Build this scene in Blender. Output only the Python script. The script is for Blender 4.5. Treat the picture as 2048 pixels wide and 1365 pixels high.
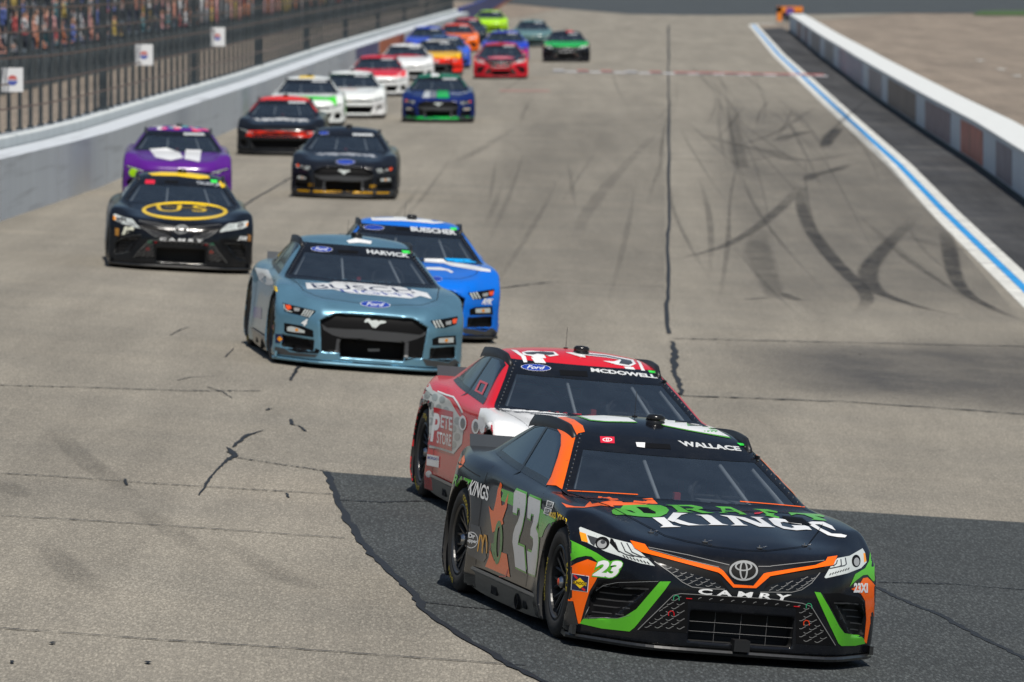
import bpy, bmesh, math, random
import numpy as np
from mathutils import Vector, Matrix
from mathutils.bvhtree import BVHTree
from mathutils.geometry import tessellate_polygon

# ------------------------------------------------------------------ camera, sky, sun, exposure
for ob in list(bpy.data.objects):
    bpy.data.objects.remove(ob)
SC = bpy.context.scene
COL = SC.collection
FPX, CX, CY, YH, CAMH = 14300.0, 1024.0, 682.5, -90.0, 4.35      # focal length in photo pixels, horizon row, height
PITCH = math.atan((CY - YH) / FPX)
cam_d = bpy.data.cameras.new('camera')
cam_d.sensor_width = 36.0
cam_d.lens = FPX / 2048.0 * 36.0
cam_d.clip_start = 0.5
cam_d.clip_end = 6000.0
cam_d.dof.use_dof = True
cam_d.dof.focus_distance = 44.8
cam_d.dof.aperture_fstop = 6.6
cam_d.dof.aperture_blades = 9
cam = bpy.data.objects.new('camera', cam_d)
cam.location = (0, 0, CAMH)
cam.rotation_euler = (math.pi / 2 - PITCH, 0, 0)
COL.objects.link(cam)
SC.camera = cam

SUN_EL, SUN_AZ = math.radians(61), math.radians(166)             # azimuth clockwise from +Y
wd = bpy.data.worlds.new('World')
SC.world = wd
wd.use_nodes = True
wn = wd.node_tree
for n in list(wn.nodes):
    wn.nodes.remove(n)
sky = wn.nodes.new('ShaderNodeTexSky')
sky.sky_type = 'NISHITA'
sky.sun_disc = False
sky.sun_elevation = SUN_EL
sky.sun_rotation = SUN_AZ
sky.air_density = 1.2
sky.dust_density = 1.0
sky.ozone_density = 1.6
bg = wn.nodes.new('ShaderNodeBackground')
bg.inputs[1].default_value = 0.066
wo = wn.nodes.new('ShaderNodeOutputWorld')
wn.links.new(sky.outputs[0], bg.inputs[0])
wn.links.new(bg.outputs[0], wo.inputs[0])
sl = bpy.data.lights.new('sun', 'SUN')
sl.energy = 4.7
sl.angle = math.radians(0.6)
sl.color = (1.0, 0.95, 0.87)
so = bpy.data.objects.new('sun', sl)
sdir = Vector((math.sin(SUN_AZ) * math.cos(SUN_EL), math.cos(SUN_AZ) * math.cos(SUN_EL), math.sin(SUN_EL)))
so.rotation_euler = sdir.to_track_quat('Z', 'Y').to_euler()
so.location = (0, -20, 60)
COL.objects.link(so)
SC.view_settings.view_transform = 'Standard'
SC.view_settings.look = 'None'
SC.view_settings.exposure = -0.1
SC.view_settings.gamma = 1.0
SC.view_settings.use_curve_mapping = False
SC.render.engine = 'CYCLES'
SC.cycles.use_denoising = True
SC.cycles.max_bounces = 8
SC.cycles.transparent_max_bounces = 12
SC.cycles.caustics_reflective = False
SC.cycles.caustics_refractive = False

RNG = random.Random(7)
NPR = np.random.default_rng(7)

# ------------------------------------------------------------------ ground height and pixel rays
GY = np.array([-400, 40, 46, 55, 77, 100, 136, 160, 200, 260, 400, 4000.0])
GZ = np.array([.15, .13, .12, .03, -.07, -.2, -.28, -.22, -.22, -.15, -.1, -.1])
GB = np.tan(np.radians([5.2, 5.2, 5.2, 5.2, 4.3, 2.9, 1.5, .8, .3, 0, 0, 0]))


def gz(x, y):
    return np.interp(y, GY, GZ) - np.interp(y, GY, GB) * np.clip(x, -12, 18)


ROWS = np.array([[1, 0, 0], [0, -math.sin(PITCH), -math.cos(PITCH)], [0, math.cos(PITCH), -math.sin(PITCH)]])
EYE = np.array([0, 0, CAMH])


def pray(px, py):
    return np.array([(px - CX) / FPX, (py - CY) / FPX, 1.0]) @ ROWS


def U(px, py, h=0.0):
    """photo pixel -> point on the ground (or h above it)"""
    d = pray(px, py)
    t = CAMH / -d[2]
    for i in range(80):
        P = EYE + d * t
        t += (P[2] - gz(P[0], P[1]) - h) / -d[2] * .8
    return EYE + d * t


# ------------------------------------------------------------------ materials
MATS = {}


def nmat(name):
    m = bpy.data.materials.new(name)
    m.use_nodes = True
    MATS[name] = m
    return m, m.node_tree, m.node_tree.nodes['Principled BSDF']


def plain(name, col, rough=.5, metal=0.0, coat=0.0, spec=.5, noise=0.0, nscale=8.0):
    if name in MATS:
        return MATS[name]
    m, t, b = nmat(name)
    b.inputs['Base Color'].default_value = (*col, 1)
    b.inputs['Roughness'].default_value = rough
    b.inputs['Metallic'].default_value = metal
    b.inputs['Specular IOR Level'].default_value = spec
    b.inputs['Coat Weight'].default_value = coat
    b.inputs['Coat Roughness'].default_value = .06
    if noise:
        tc = t.nodes.new('ShaderNodeTexCoord')
        nz = t.nodes.new('ShaderNodeTexNoise')
        nz.inputs['Scale'].default_value = nscale
        nz.inputs['Detail'].default_value = 6
        rp = t.nodes.new('ShaderNodeMapRange')
        rp.inputs['From Min'].default_value = .3
        rp.inputs['From Max'].default_value = .7
        rp.inputs['To Min'].default_value = 1 - noise
        rp.inputs['To Max'].default_value = 1 + noise
        mx = t.nodes.new('ShaderNodeMix')
        mx.data_type = 'RGBA'
        mx.blend_type = 'MULTIPLY'
        mx.inputs[0].default_value = 1
        mx.inputs[6].default_value = (*col, 1)
        t.links.new(tc.outputs['Object'], nz.inputs['Vector'])
        t.links.new(nz.outputs[0], rp.inputs[0])
        t.links.new(rp.outputs[0], mx.inputs[7])
        t.links.new(mx.outputs[2], b.inputs['Base Color'])
    return m


def s2l(r, g, b):
    f = lambda c: (c / 255 / 12.92) if c / 255 <= .04045 else ((c / 255 + .055) / 1.055) ** 2.4
    return (f(r), f(g), f(b))


def paint(r, g, b, rough=.17):
    """glossy vinyl/paint from an sRGB colour, with faint road film"""
    key = 'paint_%d_%d_%d_%d' % (r, g, b, int(rough * 100))
    if key in MATS:
        return MATS[key]
    m, t, bs = nmat(key)
    c = s2l(r, g, b)
    tc = t.nodes.new('ShaderNodeTexCoord')
    nz = t.nodes.new('ShaderNodeTexNoise')
    nz.inputs['Scale'].default_value = 5.0
    nz.inputs['Detail'].default_value = 8
    nz.inputs['Roughness'].default_value = .7
    rp = t.nodes.new('ShaderNodeMapRange')
    rp.inputs['From Min'].default_value = .45
    rp.inputs['From Max'].default_value = .8
    rp.inputs['To Min'].default_value = 0
    rp.inputs['To Max'].default_value = .05
    mx = t.nodes.new('ShaderNodeMix')
    mx.data_type = 'RGBA'
    mx.inputs[6].default_value = (*c, 1)
    mx.inputs[7].default_value = (.16, .15, .13, 1)
    t.links.new(tc.outputs['Object'], nz.inputs['Vector'])
    t.links.new(nz.outputs[0], rp.inputs[0])
    t.links.new(rp.outputs[0], mx.inputs[0])
    t.links.new(mx.outputs[2], bs.inputs['Base Color'])
    r2 = t.nodes.new('ShaderNodeMapRange')
    r2.inputs['From Min'].default_value = .3
    r2.inputs['From Max'].default_value = .7
    r2.inputs['To Min'].default_value = rough * .9
    r2.inputs['To Max'].default_value = rough * 1.15
    t.links.new(nz.outputs[0], r2.inputs[0])
    t.links.new(r2.outputs[0], bs.inputs['Roughness'])
    bs.inputs['Coat Weight'].default_value = .12
    bs.inputs['Specular IOR Level'].default_value = .30
    bs.inputs['Coat Roughness'].default_value = .07
    # flecks of tyre rubber and grit stuck to the paint
    nf = t.nodes.new('ShaderNodeTexNoise')
    nf.inputs['Scale'].default_value = 62
    nf.inputs['Detail'].default_value = 1
    rf = t.nodes.new('ShaderNodeMapRange')
    for k, v in zip(('From Min', 'From Max', 'To Min', 'To Max'), (.735, .76, 0, .75)):
        rf.inputs[k].default_value = v
    mf = t.nodes.new('ShaderNodeMix')
    mf.data_type = 'RGBA'
    mf.inputs[7].default_value = (.02, .02, .02, 1)
    t.links.new(tc.outputs['Object'], nf.inputs['Vector'])
    t.links.new(nf.outputs[0], rf.inputs[0])
    t.links.new(rf.outputs[0], mf.inputs[0])
    t.links.new(mx.outputs[2], mf.inputs[6])
    t.links.new(mf.outputs[2], bs.inputs['Base Color'])
    return m


def glass_mat(name, tint, dirt_sheen=.05):
    m = bpy.data.materials.new(name)
    m.use_nodes = True
    t = m.node_tree
    for n in list(t.nodes):
        t.nodes.remove(n)
    out = t.nodes.new('ShaderNodeOutputMaterial')
    tr = t.nodes.new('ShaderNodeBsdfTransparent')
    tr.inputs[0].default_value = (*tint, 1)
    gl = t.nodes.new('ShaderNodeBsdfGlossy')
    gl.inputs['Roughness'].default_value = .03
    gl.inputs['Color'].default_value = (.86, .94, 1, 1)  # gloss tinted blue to add sky colour to the reflection
    fr = t.nodes.new('ShaderNodeFresnel')
    fr.inputs[0].default_value = 1.95
    m1 = t.nodes.new('ShaderNodeMixShader')
    df = t.nodes.new('ShaderNodeBsdfDiffuse')
    df.inputs[0].default_value = (.22, .29, .37, 1)  # dirt film coloured blue, painting the sky's reflection into the glass
    m2 = t.nodes.new('ShaderNodeMixShader')
    tc = t.nodes.new('ShaderNodeTexCoord')
    nz = t.nodes.new('ShaderNodeTexNoise')
    nz.inputs['Scale'].default_value = 6
    nz.inputs['Detail'].default_value = 7
    rp = t.nodes.new('ShaderNodeMapRange')
    rp.inputs['From Min'].default_value = .35
    rp.inputs['From Max'].default_value = .75
    rp.inputs['To Min'].default_value = dirt_sheen * .8
    rp.inputs['To Max'].default_value = dirt_sheen * 1.2
    t.links.new(tc.outputs['Object'], nz.inputs['Vector'])
    t.links.new(nz.outputs[0], rp.inputs[0])
    t.links.new(rp.outputs[0], m2.inputs[0])
    t.links.new(tr.outputs[0], m2.inputs[1])
    t.links.new(df.outputs[0], m2.inputs[2])
    t.links.new(fr.outputs[0], m1.inputs[0])
    t.links.new(m2.outputs[0], m1.inputs[1])
    t.links.new(gl.outputs[0], m1.inputs[2])
    t.links.new(m1.outputs[0], out.inputs[0])
    MATS[name] = m
    return m


M_BLACK = plain('satin_black', (.012, .012, .013), .45)
M_WELL = plain('dark_well', (.010, .010, .010), .8)
M_CARBON = plain('carbon', (.02, .021, .022), .3, coat=.3, noise=.25, nscale=60)
M_RUBBER = plain('rubber', (.018, .018, .018), .75, noise=.25, nscale=30)
M_RIM = plain('rim_black', (.028, .029, .031), .28, spec=.7)
M_STEEL = plain('steel', (.5, .5, .5), .3, metal=1)
M_REDNUT = plain('red_nut', (.55, .06, .02), .35)
M_SILVER = plain('silver_print', (.24, .24, .235), .4)
M_WHITE = paint(235, 236, 236)
M_GLASS = glass_mat('windshield_glass', (.62, .66, .70), .085)
M_SIDEGLASS = glass_mat('side_glass', (.22, .24, .27), .06)
M_CABIN = plain('cabin_dark', (.11, .115, .12), .8, noise=.5, nscale=7)
M_CAGE = plain('cage_grey', (.34, .36, .38), .5)
M_SEAT = plain('seat_black', (.015, .015, .016), .7)
M_HARN = plain('harness_red', (.45, .03, .03), .7)

# ------------------------------------------------------------------ object helpers


def tag(o, label=None, cat=None, group=None, kind=None):
    if label: o['label'] = label
    if cat: o['category'] = cat
    if group: o['group'] = group
    if kind: o['kind'] = kind
    return o


def link(o, parent=None):
    COL.objects.link(o)
    if parent is not None:
        o.parent = parent
    return o


def empty(name, M=None):
    o = bpy.data.objects.new(name, None)
    o.empty_display_size = .3
    COL.objects.link(o)
    if M is not None:
        o.matrix_world = M
    return o


def mesh_np(name, V, F, mats=(), mi=None, smooth=False):
    """fast mesh from numpy arrays; F is (n,3) or (n,4)"""
    me = bpy.data.meshes.new(name)
    V = np.asarray(V, dtype=np.float32)
    F = np.asarray(F, dtype=np.int32)
    me.vertices.add(len(V))
    me.vertices.foreach_set('co', V.ravel())
    k = F.shape[1]
    me.loops.add(F.size)
    me.loops.foreach_set('vertex_index', F.ravel())
    me.polygons.add(len(F))
    me.polygons.foreach_set('loop_start', np.arange(len(F), dtype=np.int32) * k)
    me.polygons.foreach_set('loop_total', np.full(len(F), k, dtype=np.int32))
    for m in mats:
        me.materials.append(m)
    if mi is not None:
        me.polygons.foreach_set('material_index', np.asarray(mi, dtype=np.int32))
    if smooth:
        me.polygons.foreach_set('use_smooth', np.ones(len(F), dtype=bool))
    me.update(calc_edges=True)
    return me


class MB:
    """collects simple solids into one mesh"""

    def __init__(s):
        s.v, s.f, s.m = [], [], []

    def add(s, V, F, mi=0):
        o = len(s.v)
        s.v += [tuple(p) for p in V]
        s.f += [tuple(o + i for i in f) for f in F]
        s.m += [mi] * len(F)

    def box(s, lo, hi, mi=0, T=None):
        x0, y0, z0 = lo
        x1, y1, z1 = hi
        V = [(x0, y0, z0), (x1, y0, z0), (x1, y1, z0), (x0, y1, z0), (x0, y0, z1), (x1, y0, z1), (x1, y1, z1), (x0, y1, z1)]
        if T is not None:
            V = [T @ Vector(p) for p in V]
        s.add(V, [(0, 3, 2, 1), (4, 5, 6, 7), (0, 1, 5, 4), (1, 2, 6, 5), (2, 3, 7, 6), (3, 0, 4, 7)], mi)

    def tube(s, P, r, n=8, mi=0, caps=True):
        P = [Vector(p) for p in P]
        rr = r if isinstance(r, (list, tuple)) else [r] * len(P)
        V, F = [], []
        up = Vector((0, 0, 1))
        for i, p in enumerate(P):
            d = (P[min(i + 1, len(P) - 1)] - P[max(i - 1, 0)]).normalized()
            a = d.cross(up)
            if a.length < 1e-3:
                a = d.cross(Vector((1, 0, 0)))
            a.normalize()
            b = d.cross(a)
            for k in range(n):
                q = 2 * math.pi * k / n
                V.append(p + a * (math.cos(q) * rr[i]) + b * (math.sin(q) * rr[i]))
        for i in range(len(P) - 1):
            for k in range(n):
                F.append((i * n + k, i * n + (k + 1) % n, (i + 1) * n + (k + 1) % n, (i + 1) * n + k))
        if caps:
            F.append(tuple(range(n)))
            F.append(tuple((len(P) - 1) * n + k for k in reversed(range(n))))
        s.add(V, F, mi)

    def lathe(s, prof, axis='x', n=32, mi=0, c=(0, 0, 0), ang=(0, 2 * math.pi)):
        """prof: list of (a, r) along the axis"""
        V, F = [], []
        for (a, r) in prof:
            for k in range(n):
                q = 2 * math.pi * k / n
                u, w = math.cos(q) * r, math.sin(q) * r
                V.append((c[0] + a, c[1] + u, c[2] + w) if axis == 'x' else (c[0] + u, c[1] + w, c[2] + a))
        for i in range(len(prof) - 1):
            for k in range(n):
                F.append((i * n + k, i * n + (k + 1) % n, (i + 1) * n + (k + 1) % n, (i + 1) * n + k))
        s.add(V, F, mi)

    def mesh(s, name, mats, smooth=False):
        me = bpy.data.meshes.new(name)
        me.from_pydata(s.v, [], s.f)
        for m in (mats if isinstance(mats, (list, tuple)) else [mats]):
            me.materials.append(m)
        me.polygons.foreach_set('material_index', s.m)
        if smooth:
            me.polygons.foreach_set('use_smooth', [True] * len(s.f))
        bm = bmesh.new()
        bm.from_mesh(me)
        bmesh.ops.recalc_face_normals(bm, faces=bm.faces)
        bm.to_mesh(me)
        bm.free()
        me.update()
        return me

    def build(s, name, mats, parent=None, smooth=False):
        return link(bpy.data.objects.new(name, s.mesh(name, mats, smooth)), parent)


def cr(xq, xs, ys):
    """smooth (monotone-ish) interpolation on knots"""
    xs = np.asarray(xs, float)
    ys = np.asarray(ys, float)
    d = np.diff(ys) / np.diff(xs)
    m = np.zeros_like(ys)
    m[1:-1] = np.where(d[:-1] * d[1:] > 0, 2 * d[:-1] * d[1:] / np.where(np.abs(d[:-1] + d[1:]) < 1e-9, 1, d[:-1] + d[1:]), 0)
    m[0], m[-1] = d[0], d[-1]
    q = np.clip(xq, xs[0], xs[-1])
    i = np.clip(np.searchsorted(xs, q) - 1, 0, len(xs) - 2)
    h = xs[i + 1] - xs[i]
    t = (q - xs[i]) / h
    return ((2 * t ** 3 - 3 * t ** 2 + 1) * ys[i] + (t ** 3 - 2 * t ** 2 + t) * h * m[i]
            + (-2 * t ** 3 + 3 * t ** 2) * ys[i + 1] + (t ** 3 - t ** 2) * h * m[i + 1])


def smax(a, b, k):
    h = np.clip(.5 + .5 * (a - b) / k, 0, 1)
    return b + (a - b) * h + k * h * (1 - h)


def smin(a, b, k):
    return -smax(-a, -b, k)


def sstep(a, b, x):
    t = np.clip((x - a) / (b - a), 0, 1)
    return t * t * (3 - 2 * t)


def sdpoly(px, py, pts):
    """signed distance to a polygon (2-D, vectorised)"""
    d = np.full(np.shape(px), 1e9)
    s = np.ones(np.shape(px))
    n = len(pts)
    for i in range(n):
        ax, ay = pts[i]
        bx, by = pts[(i + 1) % n]
        ex, ey = bx - ax, by - ay
        wx, wy = px - ax, py - ay
        t = np.clip((wx * ex + wy * ey) / (ex * ex + ey * ey), 0, 1)
        d = np.minimum(d, (wx - ex * t) ** 2 + (wy - ey * t) ** 2)
        c1, c2, c3 = py >= ay, py < by, ex * wy > ey * wx
        s = np.where((c1 & c2 & c3) | (~c1 & ~c2 & ~c3), -s, s)
    return s * np.sqrt(d)


def surface_nets(fn, lo, hi, h, newton=3):
    ax = [np.arange(lo[i], hi[i] + h, h) for i in range(3)]
    nx, ny, nz = [len(a) for a in ax]
    vals = np.empty((nx, ny, nz), np.float32)
    Y, Z = np.meshgrid(ax[1], ax[2], indexing='ij')
    step = max(1, int(400000 / (ny * nz)))
    for i in range(0, nx, step):
        xs = ax[0][i:i + step]
        X3 = np.broadcast_to(xs[:, None, None], (len(xs), ny, nz))
        vals[i:i + step] = fn(X3, np.broadcast_to(Y, X3.shape), np.broadcast_to(Z, X3.shape))
    sg = vals < 0
    c = sg[:-1, :-1, :-1].astype(np.int8)
    tot = np.zeros_like(c)
    for dx in (0, 1):
        for dy in (0, 1):
            for dz in (0, 1):
                tot += sg[dx:nx - 1 + dx, dy:ny - 1 + dy, dz:nz - 1 + dz]
    act = (tot > 0) & (tot < 8)
    I, J, K = np.nonzero(act)
    idx = np.full(act.shape, -1, np.int32)
    idx[I, J, K] = np.arange(len(I))
    acc = np.zeros((len(I), 3))
    cnt = np.zeros(len(I))
    cor = [(0, 0, 0), (1, 0, 0), (0, 1, 0), (1, 1, 0), (0, 0, 1), (1, 0, 1), (0, 1, 1), (1, 1, 1)]
    for a in range(8):
        for b in range(a + 1, 8):
            if sum(abs(cor[a][q] - cor[b][q]) for q in range(3)) != 1:
                continue
            va = vals[I + cor[a][0], J + cor[a][1], K + cor[a][2]]
            vb = vals[I + cor[b][0], J + cor[b][1], K + cor[b][2]]
            m = (va < 0) != (vb < 0)
            t = np.where(m, va / np.where(m, va - vb, 1), 0)
            for q in range(3):
                acc[:, q] += np.where(m, cor[a][q] + (cor[b][q] - cor[a][q]) * t, 0)
            cnt += m
    V = acc / cnt[:, None] * h + np.stack([ax[0][I], ax[1][J], ax[2][K]], 1)
    Q = []
    for axis in range(3):
        o1, o2 = [q for q in range(3) if q != axis]
        sl0 = [slice(None)] * 3
        sl1 = [slice(None)] * 3
        sl0[axis] = slice(0, -1)
        sl1[axis] = slice(1, None)
        df = sg[tuple(sl0)] != sg[tuple(sl1)]
        neg = sg[tuple(sl0)]
        P = np.argwhere(df)
        ok = (P[:, o1] > 0) & (P[:, o2] > 0) & (P[:, o1] < act.shape[o1]) & (P[:, o2] < act.shape[o2])
        P = P[ok]
        ng = neg[P[:, 0], P[:, 1], P[:, 2]]
        def cell(d1, d2):
            R = P.copy()
            R[:, o1] += d1
            R[:, o2] += d2
            return idx[R[:, 0], R[:, 1], R[:, 2]]
        q = np.stack([cell(-1, -1), cell(0, -1), cell(0, 0), cell(-1, 0)], 1)
        flip = ng if axis != 1 else ~ng
        q[~flip] = q[~flip][:, ::-1]
        Q.append(q)
    Q = np.concatenate(Q)
    e = 1e-3
    for _ in range(newton):
        x, y, z = V.T
        d = fn(x, y, z)
        g = np.stack([fn(x + e, y, z) - fn(x - e, y, z), fn(x, y + e, z) - fn(x, y - e, z), fn(x, y, z + e) - fn(x, y, z - e)], 1) / (2 * e)
        g2 = np.maximum((g ** 2).sum(1), .05)
        stp = -(d / g2)[:, None] * g
        ln = np.linalg.norm(stp, axis=1)
        V += stp * np.minimum(1, h * .5 / np.maximum(ln, 1e-9))[:, None] * .8
    return V, Q


def fill_loops(loops):
    pts = [Vector((p[0], p[1], 0)) for l in loops for p in l]
    tris = tessellate_polygon([[Vector((p[0], p[1], 0)) for p in l] for l in loops])
    return np.array([p[:2] for p in pts]), [tuple(t) for t in tris]


def grid_cut(v, f, step):
    bm = bmesh.new()
    bv = [bm.verts.new((p[0], p[1], 0)) for p in v]
    for q in f:
        try:
            bm.faces.new([bv[i] for i in q])
        except ValueError:
            pass
    v = np.asarray(v)
    for ax in (0, 1):
        lo, hi = v[:, ax].min(), v[:, ax].max()
        k = int((hi - lo) / step)
        for i in range(1, k + 1):
            co = [0, 0, 0]
            no = [0, 0, 0]
            co[ax] = lo + (hi - lo) * i / (k + 1)
            no[ax] = 1
            bmesh.ops.bisect_plane(bm, geom=bm.verts[:] + bm.edges[:] + bm.faces[:], plane_co=co, plane_no=no, dist=1e-5)
    bmesh.ops.triangulate(bm, faces=bm.faces[:])
    bm.verts.index_update()
    V = np.array([tuple(p.co)[:2] for p in bm.verts])
    F = [tuple(p.index for p in q.verts) for q in bm.faces]
    bm.free()
    return V, F


def ell(cx, cy, rx, ry, n=28, rot=0.0):
    c, s = math.cos(rot), math.sin(rot)
    return [(cx + rx * math.cos(t) * c - ry * math.sin(t) * s, cy + rx * math.cos(t) * s + ry * math.sin(t) * c)
            for t in [2 * math.pi * k / n for k in range(n)]]


def stroke(pts, w):
    """polyline -> outline polygon of width w (w may be a list)"""
    n = len(pts)
    ww = w if isinstance(w, (list, tuple)) else [w] * n
    L, Rr = [], []
    for i in range(n):
        ax, ay = pts[max(i - 1, 0)]
        bx, by = pts[min(i + 1, n - 1)]
        dx, dy = bx - ax, by - ay
        l = math.hypot(dx, dy) or 1
        ox, oy = -dy / l * ww[i] / 2, dx / l * ww[i] / 2
        L.append((pts[i][0] + ox, pts[i][1] + oy))
        Rr.append((pts[i][0] - ox, pts[i][1] - oy))
    return L + Rr[::-1]




def zm(x0, y0, sc):
    return lambda *p: [(x0 + a / sc, y0 + b / sc) for a, b in p]

# ------------------------------------------------------------------ the setting
XL = sorted(set([-1500, -300, -120, -60, -36] + list(range(-24, 26, 2)) + [30, 45, 70, 120, 300, 1500]))
YL = sorted(set([-400, -100, -20] + list(range(0, 272, 4)) + list(range(280, 480, 20)) + [520, 600, 700, 900, 1400, 2500, 4000] + [46, 55, 77, 136, 400]))


def drape(name, loops, off, mat, kind='structure', parent=None):
    if not isinstance(loops[0][0], (tuple, list)):
        loops = [loops]
    V, F = fill_loops(loops)
    bm = bmesh.new()
    bv = [bm.verts.new((p[0], p[1], 0)) for p in V]
    for q in F:
        try:
            bm.faces.new([bv[i] for i in q])
        except ValueError:
            pass
    for ax, L in ((0, XL), (1, YL)):
        lo, hi = V[:, ax].min(), V[:, ax].max()
        for c in L:
            if lo < c < hi:
                co, no = [0, 0, 0], [0, 0, 0]
                co[ax] = c
                no[ax] = 1
                bmesh.ops.bisect_plane(bm, geom=bm.verts[:] + bm.edges[:] + bm.faces[:], plane_co=co, plane_no=no, dist=1e-4)
    for v in bm.verts:
        v.co.z = float(gz(v.co.x, v.co.y)) + off
    bmesh.ops.recalc_face_normals(bm, faces=bm.faces)
    for f_ in bm.faces:
        if f_.normal.z < 0:
            f_.normal_flip()
    me = bpy.data.meshes.new(name)
    bm.to_mesh(me)
    bm.free()
    me.materials.append(mat)
    o = link(bpy.data.objects.new(name, me), parent)
    if kind:
        o['kind'] = kind
    return o


def asphalt(name, c0, c1, streak=.12, speck=.35, scale=70, pits=.25, warm=None):
    m, t, b = nmat(name)
    N, Lk = t.nodes, t.links
    tc = N.new('ShaderNodeTexCoord')

    def noise(sc, det, rough, mapping=None):
        n = N.new('ShaderNodeTexNoise')
        n.inputs['Scale'].default_value = sc
        n.inputs['Detail'].default_value = det
        n.inputs['Roughness'].default_value = rough
        if mapping:
            mp = N.new('ShaderNodeMapping')
            mp.inputs['Scale'].default_value = mapping
            Lk.new(tc.outputs['Object'], mp.inputs[0])
            Lk.new(mp.outputs[0], n.inputs['Vector'])
        else:
            Lk.new(tc.outputs['Object'], n.inputs['Vector'])
        return n

    def rng(src, a, b_, c, d):
        r = N.new('ShaderNodeMapRange')
        for k, v in zip(('From Min', 'From Max', 'To Min', 'To Max'), (a, b_, c, d)):
            r.inputs[k].default_value = v
        Lk.new(src, r.inputs[0])
        return r.outputs[0]

    def mul(a, b_):
        r = N.new('ShaderNodeMath')
        r.operation = 'MULTIPLY'
        Lk.new(a, r.inputs[0])
        Lk.new(b_, r.inputs[1])
        return r.outputs[0]
    big = noise(.35, 5, .6)
    mix = N.new('ShaderNodeMix')
    mix.data_type = 'RGBA'
    mix.inputs[6].default_value = (*c0, 1)
    mix.inputs[7].default_value = (*c1, 1)
    Lk.new(rng(big.outputs[0], .35, .65, 0, 1), mix.inputs[0])
    st = noise(1.4, 6, .65, (1, .045, 1))
    st2 = noise(.5, 4, .6, (1, .06, 1))
    sp = noise(scale, 6, .8, (1, .14, 1))
    vor = N.new('ShaderNodeTexVoronoi')
    vor.inputs['Scale'].default_value = scale * .45
    mpv = N.new('ShaderNodeMapping')
    mpv.inputs['Scale'].default_value = (1, .16, 1)
    Lk.new(tc.outputs['Object'], mpv.inputs[0])
    Lk.new(mpv.outputs[0], vor.inputs['Vector'])
    f = mul(rng(st.outputs[0], .35, .7, 1 + streak, 1 - streak), rng(st2.outputs[0], .3, .7, 1 + streak * .7, 1 - streak * .9))
    f = mul(f, rng(sp.outputs[0], .36, .64, 1 - speck, 1 + speck))
    mot = noise(5.0, 8, .8)
    f = mul(f, rng(mot.outputs[0], .35, .65, .93, 1.07))
    f = mul(f, rng(vor.outputs['Distance'], .0, .55, 1 + pits * .6, 1 - pits))
    mm = N.new('ShaderNodeMix')
    mm.data_type = 'RGBA'
    mm.blend_type = 'MULTIPLY'
    mm.inputs[0].default_value = 1
    Lk.new(mix.outputs[2], mm.inputs[6])
    Lk.new(f, mm.inputs[7])
    Lk.new(mm.outputs[2], b.inputs['Base Color'])
    b.inputs['Roughness'].default_value = .85
    b.inputs['Specular IOR Level'].default_value = .35
    bp = N.new('ShaderNodeBump')
    bp.inputs['Strength'].default_value = .35
    bp.inputs['Distance'].default_value = .008
    Lk.new(sp.outputs[0], bp.inputs['Height'])
    Lk.new(bp.outputs[0], b.inputs['Normal'])
    return m


def film(name, col, amount, nscale=2.0, stretch=(1, .3, 1)):
    """thin worn film on the road (rubber, oil): partly see-through, worn away at its edges and ends"""
    m = bpy.data.materials.new(name)
    m.use_nodes = True
    t = m.node_tree
    N, Lk = t.nodes, t.links
    b = N['Principled BSDF']
    b.inputs['Base Color'].default_value = (*col, 1)
    b.inputs['Roughness'].default_value = .8
    tc = N.new('ShaderNodeTexCoord')
    mp = N.new('ShaderNodeMapping')
    mp.inputs['Scale'].default_value = stretch
    n = N.new('ShaderNodeTexNoise')
    n.inputs['Scale'].default_value = nscale
    n.inputs['Detail'].default_value = 7
    n.inputs['Roughness'].default_value = .7
    r = N.new('ShaderNodeMapRange')
    for k, v in zip(('From Min', 'From Max', 'To Min', 'To Max'), (.3, .68, amount * .3, amount)):
        r.inputs[k].default_value = v
    Lk.new(tc.outputs['Object'], mp.inputs[0])
    Lk.new(mp.outputs[0], n.inputs['Vector'])
    Lk.new(n.outputs[0], r.inputs[0])
    uv = N.new('ShaderNodeUVMap')
    uv.uv_map = 'wear'
    sx = N.new('ShaderNodeSeparateXYZ')
    Lk.new(uv.outputs[0], sx.inputs[0])
    pr = r.outputs[0]
    for k in (0, 1):
        q = N.new('ShaderNodeMapRange')
        q.interpolation_type = 'SMOOTHSTEP'
        for kk, v in zip(('From Min', 'From Max', 'To Min', 'To Max'), (0, 1, 0, 1)):
            q.inputs[kk].default_value = v
        Lk.new(sx.outputs[k], q.inputs[0])
        mu = N.new('ShaderNodeMath')
        mu.operation = 'MULTIPLY'
        Lk.new(pr, mu.inputs[0])
        Lk.new(q.outputs[0], mu.inputs[1])
        pr = mu.outputs[0]
    Lk.new(pr, b.inputs['Alpha'])
    return m


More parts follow.
